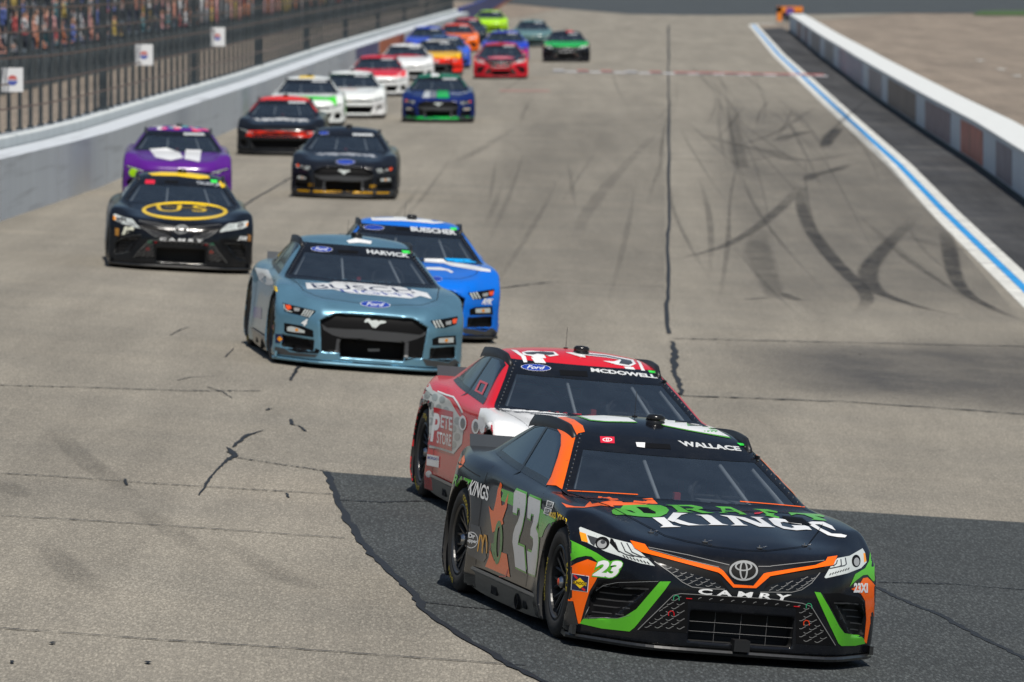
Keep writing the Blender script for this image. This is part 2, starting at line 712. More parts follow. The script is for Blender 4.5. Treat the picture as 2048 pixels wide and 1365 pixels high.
def strip(name, W, widths, mat, off, fade=.25, cols=8):
    """worn strip along world points W; UV 'wear' runs 0 at the rims to 1 inside"""
    W = [np.array(p[:2], float) for p in W]
    P = []
    for i in range(len(W) - 1):
        p0, p1, p2, p3 = W[max(i - 1, 0)], W[i], W[i + 1], W[min(i + 2, len(W) - 1)]
        for k in range(8):
            t = k / 8
            P.append(.5 * ((2 * p1) + (p2 - p0) * t + (2 * p0 - 5 * p1 + 4 * p2 - p3) * t * t + (3 * p1 - p0 - 3 * p2 + p3) * t ** 3))
    P.append(W[-1])
    V, UVs, F = [], [], []
    n = len(P)
    for i, p in enumerate(P):
        d = P[min(i + 1, n - 1)] - P[max(i - 1, 0)]
        d = d / (np.linalg.norm(d) + 1e-9)
        nr = np.array([-d[1], d[0]])
        t = i / (n - 1)
        w = float(np.interp(t, np.linspace(0, 1, len(widths)), widths)) * 1.35
        for j in range(cols + 1):
            u = j / cols
            q = p + nr * w * (u - .5)
            V.append((q[0], q[1], float(gz(q[0], q[1])) + off))
            UVs.append((min(1, min(u, 1 - u) / .26), min(1, min(t, 1 - t) / fade)))
    k = cols + 1
    for i in range(n - 1):
        for j in range(cols):
            F.append((i * k + j, i * k + j + 1, (i + 1) * k + j + 1, (i + 1) * k + j))
    me = bpy.data.meshes.new(name)
    me.from_pydata(V, [], F)
    me.materials.append(mat)
    ul = me.uv_layers.new(name='wear')
    vi = np.zeros(len(me.loops), np.int32)
    me.loops.foreach_get('vertex_index', vi)
    ul.data.foreach_set('uv', np.array(UVs, np.float32)[vi].ravel())
    o = link(bpy.data.objects.new(name, me))
    o['kind'] = 'structure'
    return o


WALLP = [(-9.8, -80), (-9.4, 0), (-8.95, 60), (-8.16, 113.9), (-7.77, 142.2), (-7.17, 187.8), (-6.05, 262), (-4.4, 345), (-2.6, 430)]
LINEP = [(5.4, 0), (6.55, 60), (7.53, 105), (8.28, 141.4), (8.85, 170.3), (9.76, 216.9), (11.0, 277.5), (11.95, 321), (15.3, 455)]
PITP = [(8.2, 0), (8.8, 60), (9.55, 110), (10.11, 141.5), (10.34, 157), (10.83, 187), (11.39, 217), (12.07, 252), (13.55, 315), (15.65, 396), (16.2, 418)]


def ip(P, y):
    return float(np.interp(y, [p[1] for p in P], [p[0] for p in P]))


A_TRACK = asphalt('track_asphalt', (.312, .283, .232), (.268, .246, .205), .12, .40, 95)
A_PATCH = asphalt('patch_asphalt', (.080, .089, .090), (.066, .074, .076), .04, .62, 90, .45)
A_PIT = asphalt('pit_strip_asphalt', (.075, .074, .074), (.045, .046, .05), .35, .3, 50)
A_ROAD = asphalt('pit_road_asphalt', (.32, .262, .205), (.24, .20, .16), .16, .2, 30)
A_TURN = asphalt('turn_asphalt', (.075, .088, .094), (.058, .068, .075), .05, .2, 20)
M_TAR = plain('tar', (.012, .012, .013), .55, noise=.3, nscale=20)

ys_ = [-60, 0, 30, 60, 90, 105, 114, 142, 170, 188, 217, 262, 300, 345, 396, 430, 455]
drape('ground', [(-1500, -400), (1500, -400), (1500, 4000), (-1500, 4000)], -.02, A_ROAD)
drape('race_track', [(ip(WALLP, y) - .3, y) for y in ys_] + [(1, 520), (6, 640), (40, 640), (30, 545), (17.5, 465)] + [(ip(LINEP, y) + .1, y) for y in reversed(ys_)], 0.0, A_TRACK)
drape('pit_strip', [(ip(LINEP, y) + .1, y) for y in ys_[:-1]] + [(16.6, 440)] + [(ip(PITP, y) + .3, y) for y in reversed(ys_[:-2])], -.004, A_PIT)
drape('far_turn', [tuple(U(1035, 9)[:2]), tuple(U(1150, 20)[:2]), tuple(U(1260, 29)[:2]), tuple(U(1420, 31)[:2]), tuple(U(1560, 30)[:2]), tuple(U(1800, 27)[:2]), tuple(U(2060, 27)[:2]), (140, 600), (200, 1200), (-60, 1200)], .012, A_TURN)
drape('grass_patch', [tuple(U(*q)[:2]) for q in ((1945, 31), (2060, 32), (2060, 22), (1960, 23))], .03, plain('grass', (.05, .10, .025), .9, noise=.3, nscale=.5))
# dark resurfaced patch under the leading cars and its tar edge
pe = [(655, 945), (668, 985), (690, 1030), (715, 1075), (745, 1110), (790, 1155), (830, 1190), (850, 1225), (920, 1270), (1000, 1320), (1090, 1367)]
pt = [(655, 945), (830, 958), (1100, 978), (1640, 1020), (2060, 1047)]
pew = [tuple(U(*q)[:2]) for q in pe]
ptw = [tuple(U(*q)[:2]) for q in pt]
dxy = (pew[-1][0] - pew[-3][0], pew[-1][1] - pew[-3][1])
ext = [(pew[-1][0] + dxy[0] * k, pew[-1][1] + dxy[1] * k) for k in (1, 2.2)]
drape('asphalt_patch', [ptw[-1], (9.5, 60), (9.5, 20), (ext[-1][0], 20)] + ext[::-1] + pew[::-1] + ptw[1:-1], .004, A_PATCH)


def rough_line(pts, w, seed, jit=.35, n_sub=6):
    """pixel polyline -> wandering strip outline on the ground; w in metres"""
    r = random.Random(seed)
    W = [U(*q)[:2] for q in pts]
    P = []
    for i in range(len(W) - 1):
        for k in range(n_sub):
            t = k / n_sub
            P.append(W[i] * (1 - t) + W[i + 1] * t)
    P.append(W[-1])
    ww = w if isinstance(w, (list, tuple)) else [w, w]
    L, R_ = [], []
    for i, p in enumerate(P):
        d = P[min(i + 1, len(P) - 1)] - P[max(i - 1, 0)]
        d = d / (np.linalg.norm(d) + 1e-9)
        nrm = np.array([-d[1], d[0]])
        t = i / (len(P) - 1)
        wi = float(np.interp(t, np.linspace(0, 1, len(ww)), ww))
        o = r.uniform(-jit, jit) * wi * .8
        a, b = wi * r.uniform(1 - jit, 1 + jit) / 2, wi * r.uniform(1 - jit, 1 + jit) / 2
        L.append(tuple(p + nrm * (a + o)))
        R_.append(tuple(p - nrm * (b - o)))
    return L + R_[::-1]


def tar(pts, w, seed, **k):
    w = [q * .78 for q in w] if isinstance(w, list) and seed > 3 else w
    drape('tar_seam', rough_line(pts, w, seed, **k), .008, M_TAR)


tar(pe, .055, 1)
tar([(1337, 52), (1337, 100), (1337, 160), (1337, 230), (1338, 300), (1337, 380), (1339, 440), (1335, 480), (1337, 560), (1335, 610), (1337, 668)], [.10, .06, .06, .05, .055, .06], 2, jit=.3, n_sub=4)
tar([(1345, 684), (1352, 715), (1346, 740), (1356, 765), (1361, 790)], [.05, .07, .045, .05], 3, jit=.5)
tar([(602, 728), (588, 748), (580, 762)], [.05, .035], 4)
tar([(533, 822), (540, 818), (552, 827)], [.02, .045, .015], 5)
tar([(582, 840), (583, 850), (598, 853), (612, 864)], [.035, .05, .02, .04], 6)
tar([(527, 862), (495, 872), (470, 891), (466, 896)], [.012, .05, .045, .01], 7)
tar([(453, 896), (466, 905), (468, 912), (455, 922), (440, 935), (425, 952), (415, 965), (398, 992)], [.02, .09, .06, .03, .02, .03, .015], 8)
tar([(355, 762), (380, 756), (445, 753)], [.015, .02, .008], 9)
tar([(415, 775), (445, 785), (465, 798)], [.02, .012], 10)
tar([(340, 672), (362, 660), (380, 655)], [.01, .02, .006], 11)
tar([(450, 715), (460, 706), (468, 697)], [.02, .01], 12)
tar([(250, 960), (254, 972)], [.03, .03], 13)
tar([(572, 988), (578, 997)], [.03, .02], 14)
for i, (q, w) in enumerate([([(0, 948), (150, 957), (300, 968), (430, 976), (560, 984), (668, 990)], .010), ([(0, 1033), (200, 1044), (450, 1061), (690, 1078)], .009), ([(0, 1258), (270, 1278), (560, 1297), (1050, 1333)], .008),
                            ([(468, 916), (560, 930), (655, 944)], .010), ([(0, 772), (200, 777), (380, 783), (520, 783)], .010), ([(676, 1002), (760, 1006), (860, 1004)], .014), ([(850, 1207), (930, 1216), (1010, 1224)], .012),
                            ([(1345, 792), (1700, 805), (2055, 830)], .022), ([(1345, 678), (1600, 684), (2055, 694)], .018), ([(1755, 1166), (1900, 1170), (2055, 1182)], .010), ([(800, 600), (1100, 565), (1335, 575)], .012)]):
    tar(q, w * 3.4, 30 + i, jit=.75, n_sub=22)
tar([(1752, 1176), (1800, 1200), (1880, 1232), (1960, 1275), (2055, 1322)], .05, 60, n_sub=10)
tar([(478, 418), (520, 392), (575, 360), (590, 352)], [.06, .05], 61)

F_MARK = {a: film('rubber_mark_%d' % int(a * 100), (.02, .02, .022), a) for a in (.18, .3, .5, .72)}
zt = zm(1200, 140, 2.354)
MARKS = [([(960, 540), (945, 620), (985, 740), (1060, 850), (1150, 950), (1230, 1030), (1257, 1085), (1215, 1150)], [.10, .22, .24, .24, .22, .2, .14], .72),
         ([(1490, 690), (1380, 800), (1290, 900), (1262, 970), (1300, 1040), (1400, 1085), (1550, 1130), (1740, 1165)], [.2, .26, .3, .22, .12, .1], .72),
         ([(1620, 740), (1645, 850), (1675, 980), (1735, 1060), (1850, 1125), (2000, 1192)], [.22, .26, .2, .14, .1], .72),
         ([(970, 530), (1010, 495), (1100, 475), (1190, 440)], [.18, .3, .3, .2], .5),
         ([(960, 540), (830, 670), (700, 770), (560, 840), (340, 900)], [.25, .2, .16, .1], .5),
         ([(430, 290), (640, 355), (800, 385), (960, 430), (1240, 380)], [.2, .4, .5, .3], .3),
         ([(1130, 270), (1080, 320), (1058, 372)], [.3, .35, .2], .72),
         ([(750, 740), (745, 860), (800, 1000), (830, 1090)], [.2, .45, .3, .2], .3),
         ([(620, 180), (650, 400), (672, 470)], [.3, .35, .3], .3),
         ([(840, 340), (900, 310), (1010, 288)], [.3, .4, .2], .5),
         ([(340, 410), (600, 440), (860, 400)], [.2, .25, .2], .18),
         ([(860, 1050), (900, 1075), (940, 1090)], [.1, .2, .1], .5), ([(670, 1085), (800, 1075)], [.1, .1], .5),
         ([(1060, 340), (1130, 250), (1270, 130)], [.12, .14, .12], .3), ([(640, 360), (820, 300), (1010, 180)], [.14, .12, .12], .3),
         ([(1480, 790), (1600, 830), (1780, 860)], [.3, .3], .18)]
for i, (q, w, a) in enumerate(MARKS):
    strip('tyre_mark', [U(*p) for p in zt(*q)], w, F_MARK[a], .011 + .0004 * (i % 4))
for i in range(26):                                              # long faint skid streaks laid down along the racing lanes
    r = RNG
    y0 = r.uniform(80, 230)
    ln = r.uniform(25, 75)
    x0 = r.uniform(2.6, 8.5) if i % 4 else r.uniform(-5, 2)
    x0 = min(x0, ip(LINEP, y0) - .8)
    dx, bow = r.uniform(-1.0, 1.0), r.uniform(-.25, .25)
    if x0 < 2.2:
        dx, bow = dx * .5, bow * .3
    sk = .016 * ln
    for pr in ((0, 1.6) if i % 4 == 0 else (0,)):
        strip('tyre_mark', [(x0 + pr + t * (dx + sk) + bow * math.sin(math.pi * t), y0 + ln * t) for t in (0, .25, .5, .75, 1)], [r.uniform(.04, .08), r.uniform(.07, .13), r.uniform(.04, .07)], F_MARK[.18 if x0 < 2.2 or i % 3 else .3], .0125 + .0003 * (i % 3), .4)
for i, q in enumerate([[(80, 1080), (140, 1140), (200, 1200)], [(250, 1000), (340, 1060), (420, 1120)], [(430, 1075), (560, 1150), (640, 1185)], [(0, 960), (50, 1000)], [(100, 850), (180, 930), (300, 1010)], [(900, 330), (960, 300), (1040, 250)], [(1150, 480), (1200, 390), (1330, 250)]]):
    strip('tyre_mark', [U(*p) for p in q], [.15, .25, .12], F_MARK[.18], .0082, .4)


def quad_film(name, quad, mat, off, n=(20, 90), fu=(.5, .0), fv=.3):
    """see-through sheet over a pixel quad (TL, TR, BR, BL); 'wear' fades at the rims"""
    V, UVs, F = [], [], []
    TL, TR, BR, BL = [np.array(q, float) for q in quad]
    for j in range(n[1] + 1):
        for i in range(n[0] + 1):
            a, c = i / n[0], j / n[1]
            q = (1 - a) * (1 - c) * TL + a * (1 - c) * TR + a * c * BR + (1 - a) * c * BL
            w = U(q[0], q[1])
            V.append((w[0], w[1], w[2] + off))
            UVs.append((min(1, a / fu[0]), min(1, min(c, 1 - c) / fv)))
    k = n[0] + 1
    for j in range(n[1]):
        for i in range(n[0]):
            F.append((j * k + i, (j + 1) * k + i, (j + 1) * k + i + 1, j * k + i + 1))
    me = bpy.data.meshes.new(name)
    me.from_pydata(V, [], F)
    me.materials.append(mat)
    ul = me.uv_layers.new(name='wear')
    vi = np.zeros(len(me.loops), np.int32)
    me.loops.foreach_get('vertex_index', vi)
    ul.data.foreach_set('uv', np.array(UVs, np.float32)[vi].ravel())
    o = link(bpy.data.objects.new(name, me))
    o['kind'] = 'structure'


for i in range(13):                                              # thin paired skids sweeping towards the pit line
    r = RNG
    y0 = r.uniform(88, 200)
    ln = r.uniform(30, 90)
    x0 = r.uniform(2.6, ip(LINEP, y0) - 1.2)
    x1 = min(x0 + r.uniform(-1.2, 2.4) + .016 * ln, ip(LINEP, y0 + ln) - .5)
    bow = r.uniform(-.22, .22)
    gap = r.uniform(1.4, 1.65)
    wd = r.uniform(.045, .085)
    for pr in (0, gap):
        if max(x0, x1) + pr < ip(LINEP, y0) + .2:
            strip('tyre_mark', [(x0 + pr + t * (x1 - x0) + bow * math.sin(math.pi * t), y0 + ln * t) for t in (0, .25, .5, .75, 1)], [wd * .7, wd, wd * .8], F_MARK[(.3, .3, .18)[i % 3]], .0135 + .0003 * (i % 3), .35)
quad_film('dark_sheet', [(1360, 672), (2080, 668), (2080, 846), (1440, 790)], film('dark_sheet', (.05, .052, .06), .6, .35, (1, .4, 1)), .0075)  # darker see-through band across the right lanes, fading towards the left
quad_film('dark_sheet', [(1380, 160), (1640, 165), (2060, 660), (1345, 660)], film('rubber_haze', (.07, .07, .072), .36, .5, (1, .12, 1)), .009, fu=(.35, 0), fv=.2)
quad_film('dark_sheet', [(1000, 150), (1330, 150), (1330, 660), (720, 660)], film('rubber_haze_b', (.07, .068, .066), .22, .5, (1, .1, 1)), .009, fu=(.35, 0), fv=.25)
for i, q in enumerate([(105, 1289), (296, 1328), (24, 1327), (1720, 710)]):
    c = U(*q)
    drape('debris_crumb', [(c[0] + .016 * math.cos(a) * (1 + .5 * math.sin(2 * a + i * 2)), c[1] + .06 * math.sin(a)) for a in [k * math.pi / 4 for k in range(8)]], .012, M_TAR)

# painted lines
yl_ = [0, 30, 60, 90, 105, 125, 141, 170, 190, 217, 245, 277, 300, 321, 360, 400, 455]
P_WHITE = plain('line_white', (.62, .62, .58), .7, noise=.25, nscale=3)
P_BLUE = plain('line_blue', (.02, .27, .62), .6, noise=.2, nscale=3)
P_RED = plain('line_red', (.42, .11, .09), .7, noise=.3, nscale=3)
P_WORN = plain('line_worn', (.50, .50, .52), .7, noise=.3, nscale=2)
for nm, a, b, m in (('white_line', -.28, -.06, P_WHITE), ('blue_line', -.055, .085, P_BLUE), ('white_line', .09, .30, P_WHITE)):
    drape(nm, [(ip(LINEP, y) + a, y) for y in yl_] + [(ip(LINEP, y) + b, y) for y in reversed(yl_)], .0065, m)
drape('white_line', [(15.0, 455), (15.5, 461), (16.9, 461.5), (16.9, 458.6), (15.9, 458), (15.6, 455)], .0065, P_WHITE)
for i in range(22):
    x0 = 1.6 + i * .46
    yy = 275 - (x0 - 1.2) * 1.05
    for j, m in enumerate((P_WORN if i % 2 else plain('line_dark', (.15, .155, .17), .7), P_RED if x0 > 6.6 else (P_WORN if i % 3 == 0 else P_RED))):
        if j == 1 and x0 < 6.2 and i % 2:
            continue
        drape('finish_line_block', [(x0, yy + j * 3.2), (x0 + .44, yy - .46 + j * 3.2), (x0 + .44, yy + 2.0 + j * 3.2), (x0, yy + 2.4 + j * 3.2)], .0085, m)
drape('painted_dash', [tuple(U(*q)[:2]) for q in ((1000, 180), (1100, 181), (1100, 184), (1000, 184))], .0085, film('worn_red', (.40, .12, .10), .5) if 0 else plain('worn_red', (.33, .20, .17), .8))


# ------------------------------------------------------------------ walls
def extrude(m, P, prof, ys, mi=0, close=True):
    V, F = [], []
    k = len(prof)
    for y in ys:
        x = ip(P, y)
        for u, h in prof:
            V.append((x + u, y, float(gz(x, y)) + h))
    for i in range(len(ys) - 1):
        for j in range(k if close else k - 1):
            F.append((i * k + j, i * k + (j + 1) % k, (i + 1) * k + (j + 1) % k, (i + 1) * k + j))
    if close:
        F += [tuple(range(k)), tuple((len(ys) - 1) * k + j for j in reversed(range(k)))]
    m.add(V, F, mi)


def conc(name, col, streak=.16, scuff=0.0):
    m, t, b = nmat(name)
    tc = t.nodes.new('ShaderNodeTexCoord')
    mp = t.nodes.new('ShaderNodeMapping')
    mp.inputs['Scale'].default_value = (1, .5, .06)
    n = t.nodes.new('ShaderNodeTexNoise')
    n.inputs['Scale'].default_value = 2.2
    n.inputs['Detail'].default_value = 7
    n.inputs['Roughness'].default_value = .7
    r = t.nodes.new('ShaderNodeMapRange')
    r.inputs['From Min'].default_value = .3
    r.inputs['From Max'].default_value = .7
    r.inputs['To Min'].default_value = 1 - streak
    r.inputs['To Max'].default_value = 1 + streak * .5
    mx = t.nodes.new('ShaderNodeMix')
    mx.data_type = 'RGBA'
    mx.blend_type = 'MULTIPLY'
    mx.inputs[0].default_value = 1
    mx.inputs[6].default_value = (*col, 1)
    t.links.new(tc.outputs['Object'], mp.inputs[0])
    t.links.new(mp.outputs[0], n.inputs['Vector'])
    t.links.new(n.outputs[0], r.inputs[0])
    t.links.new(r.outputs[0], mx.inputs[7])
    t.links.new(mx.outputs[2], b.inputs['Base Color'])
    if scuff:                                                    # long dark tyre and paint scrapes along the wall
        m2 = t.nodes.new('ShaderNodeMapping')
        m2.inputs['Scale'].default_value = (1, .07, 3.2)
        n2 = t.nodes.new('ShaderNodeTexNoise')
        n2.inputs['Scale'].default_value = 2.0
        n2.inputs['Detail'].default_value = 6
        r2 = t.nodes.new('ShaderNodeMapRange')
        for k, v in zip(('From Min', 'From Max', 'To Min', 'To Max'), (.55, .75, 0, scuff)):
            r2.inputs[k].default_value = v
        x2 = t.nodes.new('ShaderNodeMix')
        x2.data_type = 'RGBA'
        x2.inputs[7].default_value = (.10, .10, .105, 1)
        t.links.new(tc.outputs['Object'], m2.inputs[0])
        t.links.new(m2.outputs[0], n2.inputs['Vector'])
        t.links.new(n2.outputs[0], r2.inputs[0])
        t.links.new(r2.outputs[0], x2.inputs[0])
        t.links.new(mx.outputs[2], x2.inputs[6])
        t.links.new(x2.outputs[2], b.inputs['Base Color'])
    b.inputs['Roughness'].default_value = .7
    return m


M_WALL = conc('barrier_white', (.56, .60, .64), .08, .35)
M_CAPW = conc('wall_cap_white', (.62, .66, .66), .1)
yw = list(range(-80, 431, 10))
tw = empty('track_wall', Matrix.Translation((ip(WALLP, 200), 200, float(gz(-7, 200)))))
tag(tw, 'long pale grey outer barrier wall below the catch fence', 'wall')


def under(o, t):
    """parent a mesh built in world coordinates to a thing"""
    o.parent = t
    o.matrix_parent_inverse = t.matrix_world.inverted()
    return o


bpy.context.view_layer.update()
m = MB()
extrude(m, WALLP, [(0, -.1), (0, .99), (-.04, 1.0), (-.62, 1.0), (-.62, -.1)], yw)
under(m.build('barrier_face', M_WALL), tw)
m = MB()
extrude(m, WALLP, [(-.66, -.1), (-.66, 1.17), (-.70, 1.2), (-1.02, 1.2), (-1.02, -.1)], yw)
under(m.build('concrete_wall', M_CAPW), tw)
m = MB()
for y in range(6, 428, 12):
    x = ip(WALLP, y)
    m.box((x - .3, y - .02, float(gz(x, y))), (x + .006, y + .02, float(gz(x, y)) + .985))
o = under(m.build('panel_joint', plain('joint_grey', (.25, .26, .27), .7)), tw)
o['kind'] = 'stuff'
for nm, y0, y1, h0, h1, c in (('wall_logo', 270, 292, .25, .95, (.10, .09, .22)), ('wall_logo', 293, 322, .35, .95, (.55, .14, .05))):
    m = MB()
    extrude(m, WALLP, [(.012, h0), (.012, h1), (.002, h1), (.002, h0)], [y0 + (y1 - y0) * k / 6 for k in range(7)])
    under(m.build(nm, plain('wall_logo_%d' % y0, c, .6)), tw)

pw = empty('pit_wall', Matrix.Translation((ip(PITP, 200), 200, float(gz(11, 200)))))
tag(pw, 'low concrete pit wall with white cap and dark sponsor panels', 'wall')
bpy.context.view_layer.update()
yp = list(range(0, 411, 10)) + [418]
m = MB()
extrude(m, PITP, [(0, -.1), (0, .90), (.82, .90), (.82, -.1)], yp)
under(m.build('wall_body', conc('pit_wall_grey', (.68, .73, .76), .12)), pw)
m = MB()
extrude(m, PITP, [(-.02, .905), (-.02, .99), (0, 1.0), (.84, 1.0), (.84, .905)], yp)
under(m.build('wall_cap', conc('pit_cap', (.66, .68, .67), .06)), pw)


def y_at_px(P, px, h):
    ys = np.linspace(100, 418, 1200)
    xs = np.array([ip(P, y) for y in ys])
    q = np.stack([xs, ys, gz(xs, ys) + h], 1) - EYE
    q = q @ ROWS.T
    u = CX + FPX * q[:, 0] / q[:, 2]
    return float(ys[np.argmin(np.abs(u - px))])


PANELS = [((1993, 2024), (.19, .17, .22)), ((1922, 1966), (.48, .12, .085)), ((1851, 1901), (.22, .16, .19)), ((1776, 1832), (.13, .105, .095)), ((1738, 1763), (.26, .24, .26)), ((1677, 1725), (.33, .32, .40)), ((1650, 1667), (.24, .25, .27)),
          ((1622, 1640), (.22, .22, .24)), ((1607, 1617), (.26, .22, .26)), ((1594, 1603), (.30, .20, .20))]
for (a, b), c in PANELS:
    y0, y1 = y_at_px(PITP, b, .45), y_at_px(PITP, a, .45)
    m = MB()
    n_ = max(1, int((y1 - y0) / 4))
    extrude(m, PITP, [(-.012, .10), (-.012, .86), (-.001, .86), (-.001, .10)], [y0 + (y1 - y0) * k / n_ for k in range(n_ + 1)])
    under(m.build('sponsor_panel', plain('panel_%d' % a, c, .5, noise=.35, nscale=1.2)), pw)
m = MB()
extrude(m, PITP, [(-.03, -.02), (-.03, .07), (-.002, .07), (-.002, -.02)], yp)
under(m.build('wall_foot', plain('foot_dark', (.05, .07, .07), .8)), pw)

# orange crash cushion at the end of the pit wall
c0 = U(1580, 43)
at = empty('crash_cushion', Matrix.Translation(c0))
tag(at, 'orange crash cushion at the far end of the pit wall', 'crash cushion')
M_CONEO = plain('cushion_orange', (.75, .22, .02), .5)
m = MB()
m.box((-.85, -.1, 0), (-.55, 1.4, .95))
m.box((-.85, -.1, .62), (.85, 1.4, .98))
m.build('cushion_shell', M_CONEO, at)
m = MB()
m.box((-.54, .1, 0), (.8, 1.3, .6))
m.build('cushion_core', plain('cushion_core', (.12, .13, .14), .8), at)
m = MB()
m.box((-.25, -.13, .42), (.25, -.11, .90))
m.build('cushion_emblem', plain('emblem_purple', (.12, .06, .28), .5), at)

# far banner wall of the last turn
bw = empty('turn_wall', Matrix.Translation(U(960, 18)))
tag(bw, 'navy banner wall with orange foot curving away beyond the barrier', 'wall')
bpy.context.view_layer.update()
BW = [(-3.0, 432), (-2.2, 480), (-1.4, 560), (-.4, 680), (2, 900)]
m = MB()
extrude(m, BW, [(0, .25), (0, 1.25), (-.3, 1.25), (-.3, .25)], [432, 480, 560, 680, 900])
under(m.build('banner', plain('banner_navy', (.03, .045, .20), .6)), bw)
m = MB()
extrude(m, BW, [(.02, 0), (.02, .25), (-.3, .25), (-.3, 0)], [432, 480, 560, 680, 900])
under(m.build('banner_foot', plain('banner_orange', (.42, .13, .06), .6)), bw)

# ------------------------------------------------------------------ catch fence
FENP = [(x - .86, y) for x, y in WALLP]
cf = empty('catch_fence', Matrix.Translation((ip(FENP, 200), 200, float(gz(-8, 200)) + 1.2)))
tag(cf, 'tall dark catch fence of steel posts and cables on the outer wall', 'fence')
bpy.context.view_layer.update()
M_POST = plain('fence_post', (.045, .058, .066), .5, noise=.3, nscale=3)
M_CABLE = plain('fence_cable', (.10, .065, .05), .7)
m = MB()
m.box((-.034, -.04, 0), (.034, .04, 4.6))
m.box((-.06, -.08, 0), (.06, .08, .05))
post_me = m.mesh('post', M_POST)
m = MB()
m.box((-.085, -.1, 0), (.085, .1, 4.6))
m.box((-.12, -.14, 0), (.12, .14, .06))
post_big = m.mesh('post', M_POST)
y, i = -36.3, 0
while y < 428:
    x = ip(FENP, y)
    big = i % 14 == 9
    o = bpy.data.objects.new('post', post_big if big else post_me)
    link(o)
    o.location = (x, y, float(gz(x, y)) + 1.2)
    bpy.context.view_layer.update() if i == 0 else None
    o.parent = cf
    o.matrix_parent_inverse = cf.matrix_world.inverted()
    y += 2.35
    i += 1
for h in (1.62, 2.05, 2.5, 2.95, 3.4, 3.85, 4.3, 4.75, 5.2):
    m = MB()
    r = .016
    extrude(m, FENP, [(.09, h - r), (.09 + r, h), (.09, h + r), (.09 - r, h)], list(range(-40, 429, 6)))
    under(m.build('cable', M_CABLE), cf)
m = MB()
yy = 100.0
while yy < 428:
    x = ip(FENP, yy) + .06
    z = float(gz(x, yy))
    m.box((x - .004, yy - .004, z + 1.25), (x + .004, yy + .004, z + 5.3))
    yy += .783
o = under(m.build('wire_mesh', plain('wire_grey', (.10, .115, .12), .5)), cf)
o['kind'] = 'stuff'

M_SIGN = plain('sign_white', (.72, .73, .74), .5)
for i, (px, py, yy, w, h, lab) in enumerate(((25, 160, 130, .37, .42, 'white square sign with red and blue emblem beside the nearest rows of spectators'),
                                             (288, 110, 167, .40, .47, 'white square fence sign with red and blue emblem, middle one of three'),
                                             (435, 74, 199, .40, .50, 'white square fence sign with red and blue emblem, farthest up the track'))):
    d = pray(px, py)
    yy = min(np.linspace(100, 240, 2801), key=lambda q: abs(d[0] * q / d[1] - (ip(FENP, q) + .16)))
    P_ = EYE + d * (yy / d[1])
    s = empty('fence_sign', Matrix.Translation(P_))
    tag(s, lab, 'sign', 'white signs hung on the catch fence')
    m = MB()
    m.box((-w / 2, -.02, -h / 2), (w / 2, .02, h / 2))
    m.build('panel', M_SIGN, s)
    m = MB()
    v, f = fill_loops([[(math.cos(t) * .085, .005 + math.sin(t) * .075) for t in np.linspace(0, math.pi, 14)]])
    m.add([(a, -.0225, b) for a, b in v], f, 0)
    v, f = fill_loops([[(math.cos(t) * .09, -.015 + math.sin(t) * .085) for t in np.linspace(math.pi, 2 * math.pi, 14)]])
    m.add([(a, -.0225, b) for a, b in v], f, 1)
    m.build('emblem', [plain('emblem_red', (.50, .10, .09), .5), plain('emblem_blue', (.07, .10, .36), .5)], s)

# ------------------------------------------------------------------ grandstand and spectators
STP = [(x - 9.9, y) for x, y in WALLP] + [(3 - 11, 640)]
gs = empty('grandstand', Matrix.Translation((ip(STP, 250), 250, .1)))
tag(gs, 'dark grey stepped grandstand behind the catch fence', 'grandstand')
bpy.context.view_layer.update()
yg = list(range(-80, 640, 10))
m = MB()
extrude(m, STP, [(0, -.3), (0, 1.1), (-.15, 1.1), (-.15, -.3)], yg)
under(m.build('front_wall', plain('stand_wall', (.085, .115, .13), .7, noise=.2, nscale=.6)), gs)
M_TREAD = plain('stand_tread', (.07, .085, .095), .8)
M_BENCH = plain('stand_bench', (.09, .12, .14), .5)
for r_ in range(18):
    m = MB()
    extrude(m, STP, [(-.16 - r_ * .85, -.3), (-.16 - r_ * .85, .75 + r_ * .42), (-1.0 - r_ * .85, .75 + r_ * .42), (-1.0 - r_ * .85, -.3)], yg)
    under(m.build('step', M_TREAD), gs)
    m = MB()
    extrude(m, STP, [(-.55 - r_ * .85, 1.12 + r_ * .42), (-.55 - r_ * .85, 1.18 + r_ * .42), (-.85 - r_ * .85, 1.18 + r_ * .42), (-.85 - r_ * .85, 1.12 + r_ * .42)], yg)
    under(m.build('bench', M_BENCH), gs)
m = MB()
for yy in range(-78, 630, 3):
    x = ip(STP, yy)
    m.box((x - .02, yy - .05, float(gz(x, yy)) - .1), (x + .05, yy + .05, float(gz(x, yy)) + 1.35))
o = under(m.build('railing_upright', plain('rail_dark', (.03, .04, .045), .6)), gs)
o['kind'] = 'stuff'


def caps(P, segs, k=.05):
    d = None
    x, y, z = P
    for a, b, r0, r1 in segs:
        ax, ay, az = a
        bx, by, bz = b
        ex, ey, ez = bx - ax, by - ay, bz - az
        L2 = ex * ex + ey * ey + ez * ez + 1e-9
        t = np.clip(((x - ax) * ex + (y - ay) * ey + (z - az) * ez) / L2, 0, 1)
        q = np.sqrt((x - ax - ex * t) ** 2 + (y - ay - ey * t) ** 2 + (z - az - ez * t) ** 2) - (r0 + (r1 - r0) * t)
        d = q if d is None else smin(d, q, k)
    return d


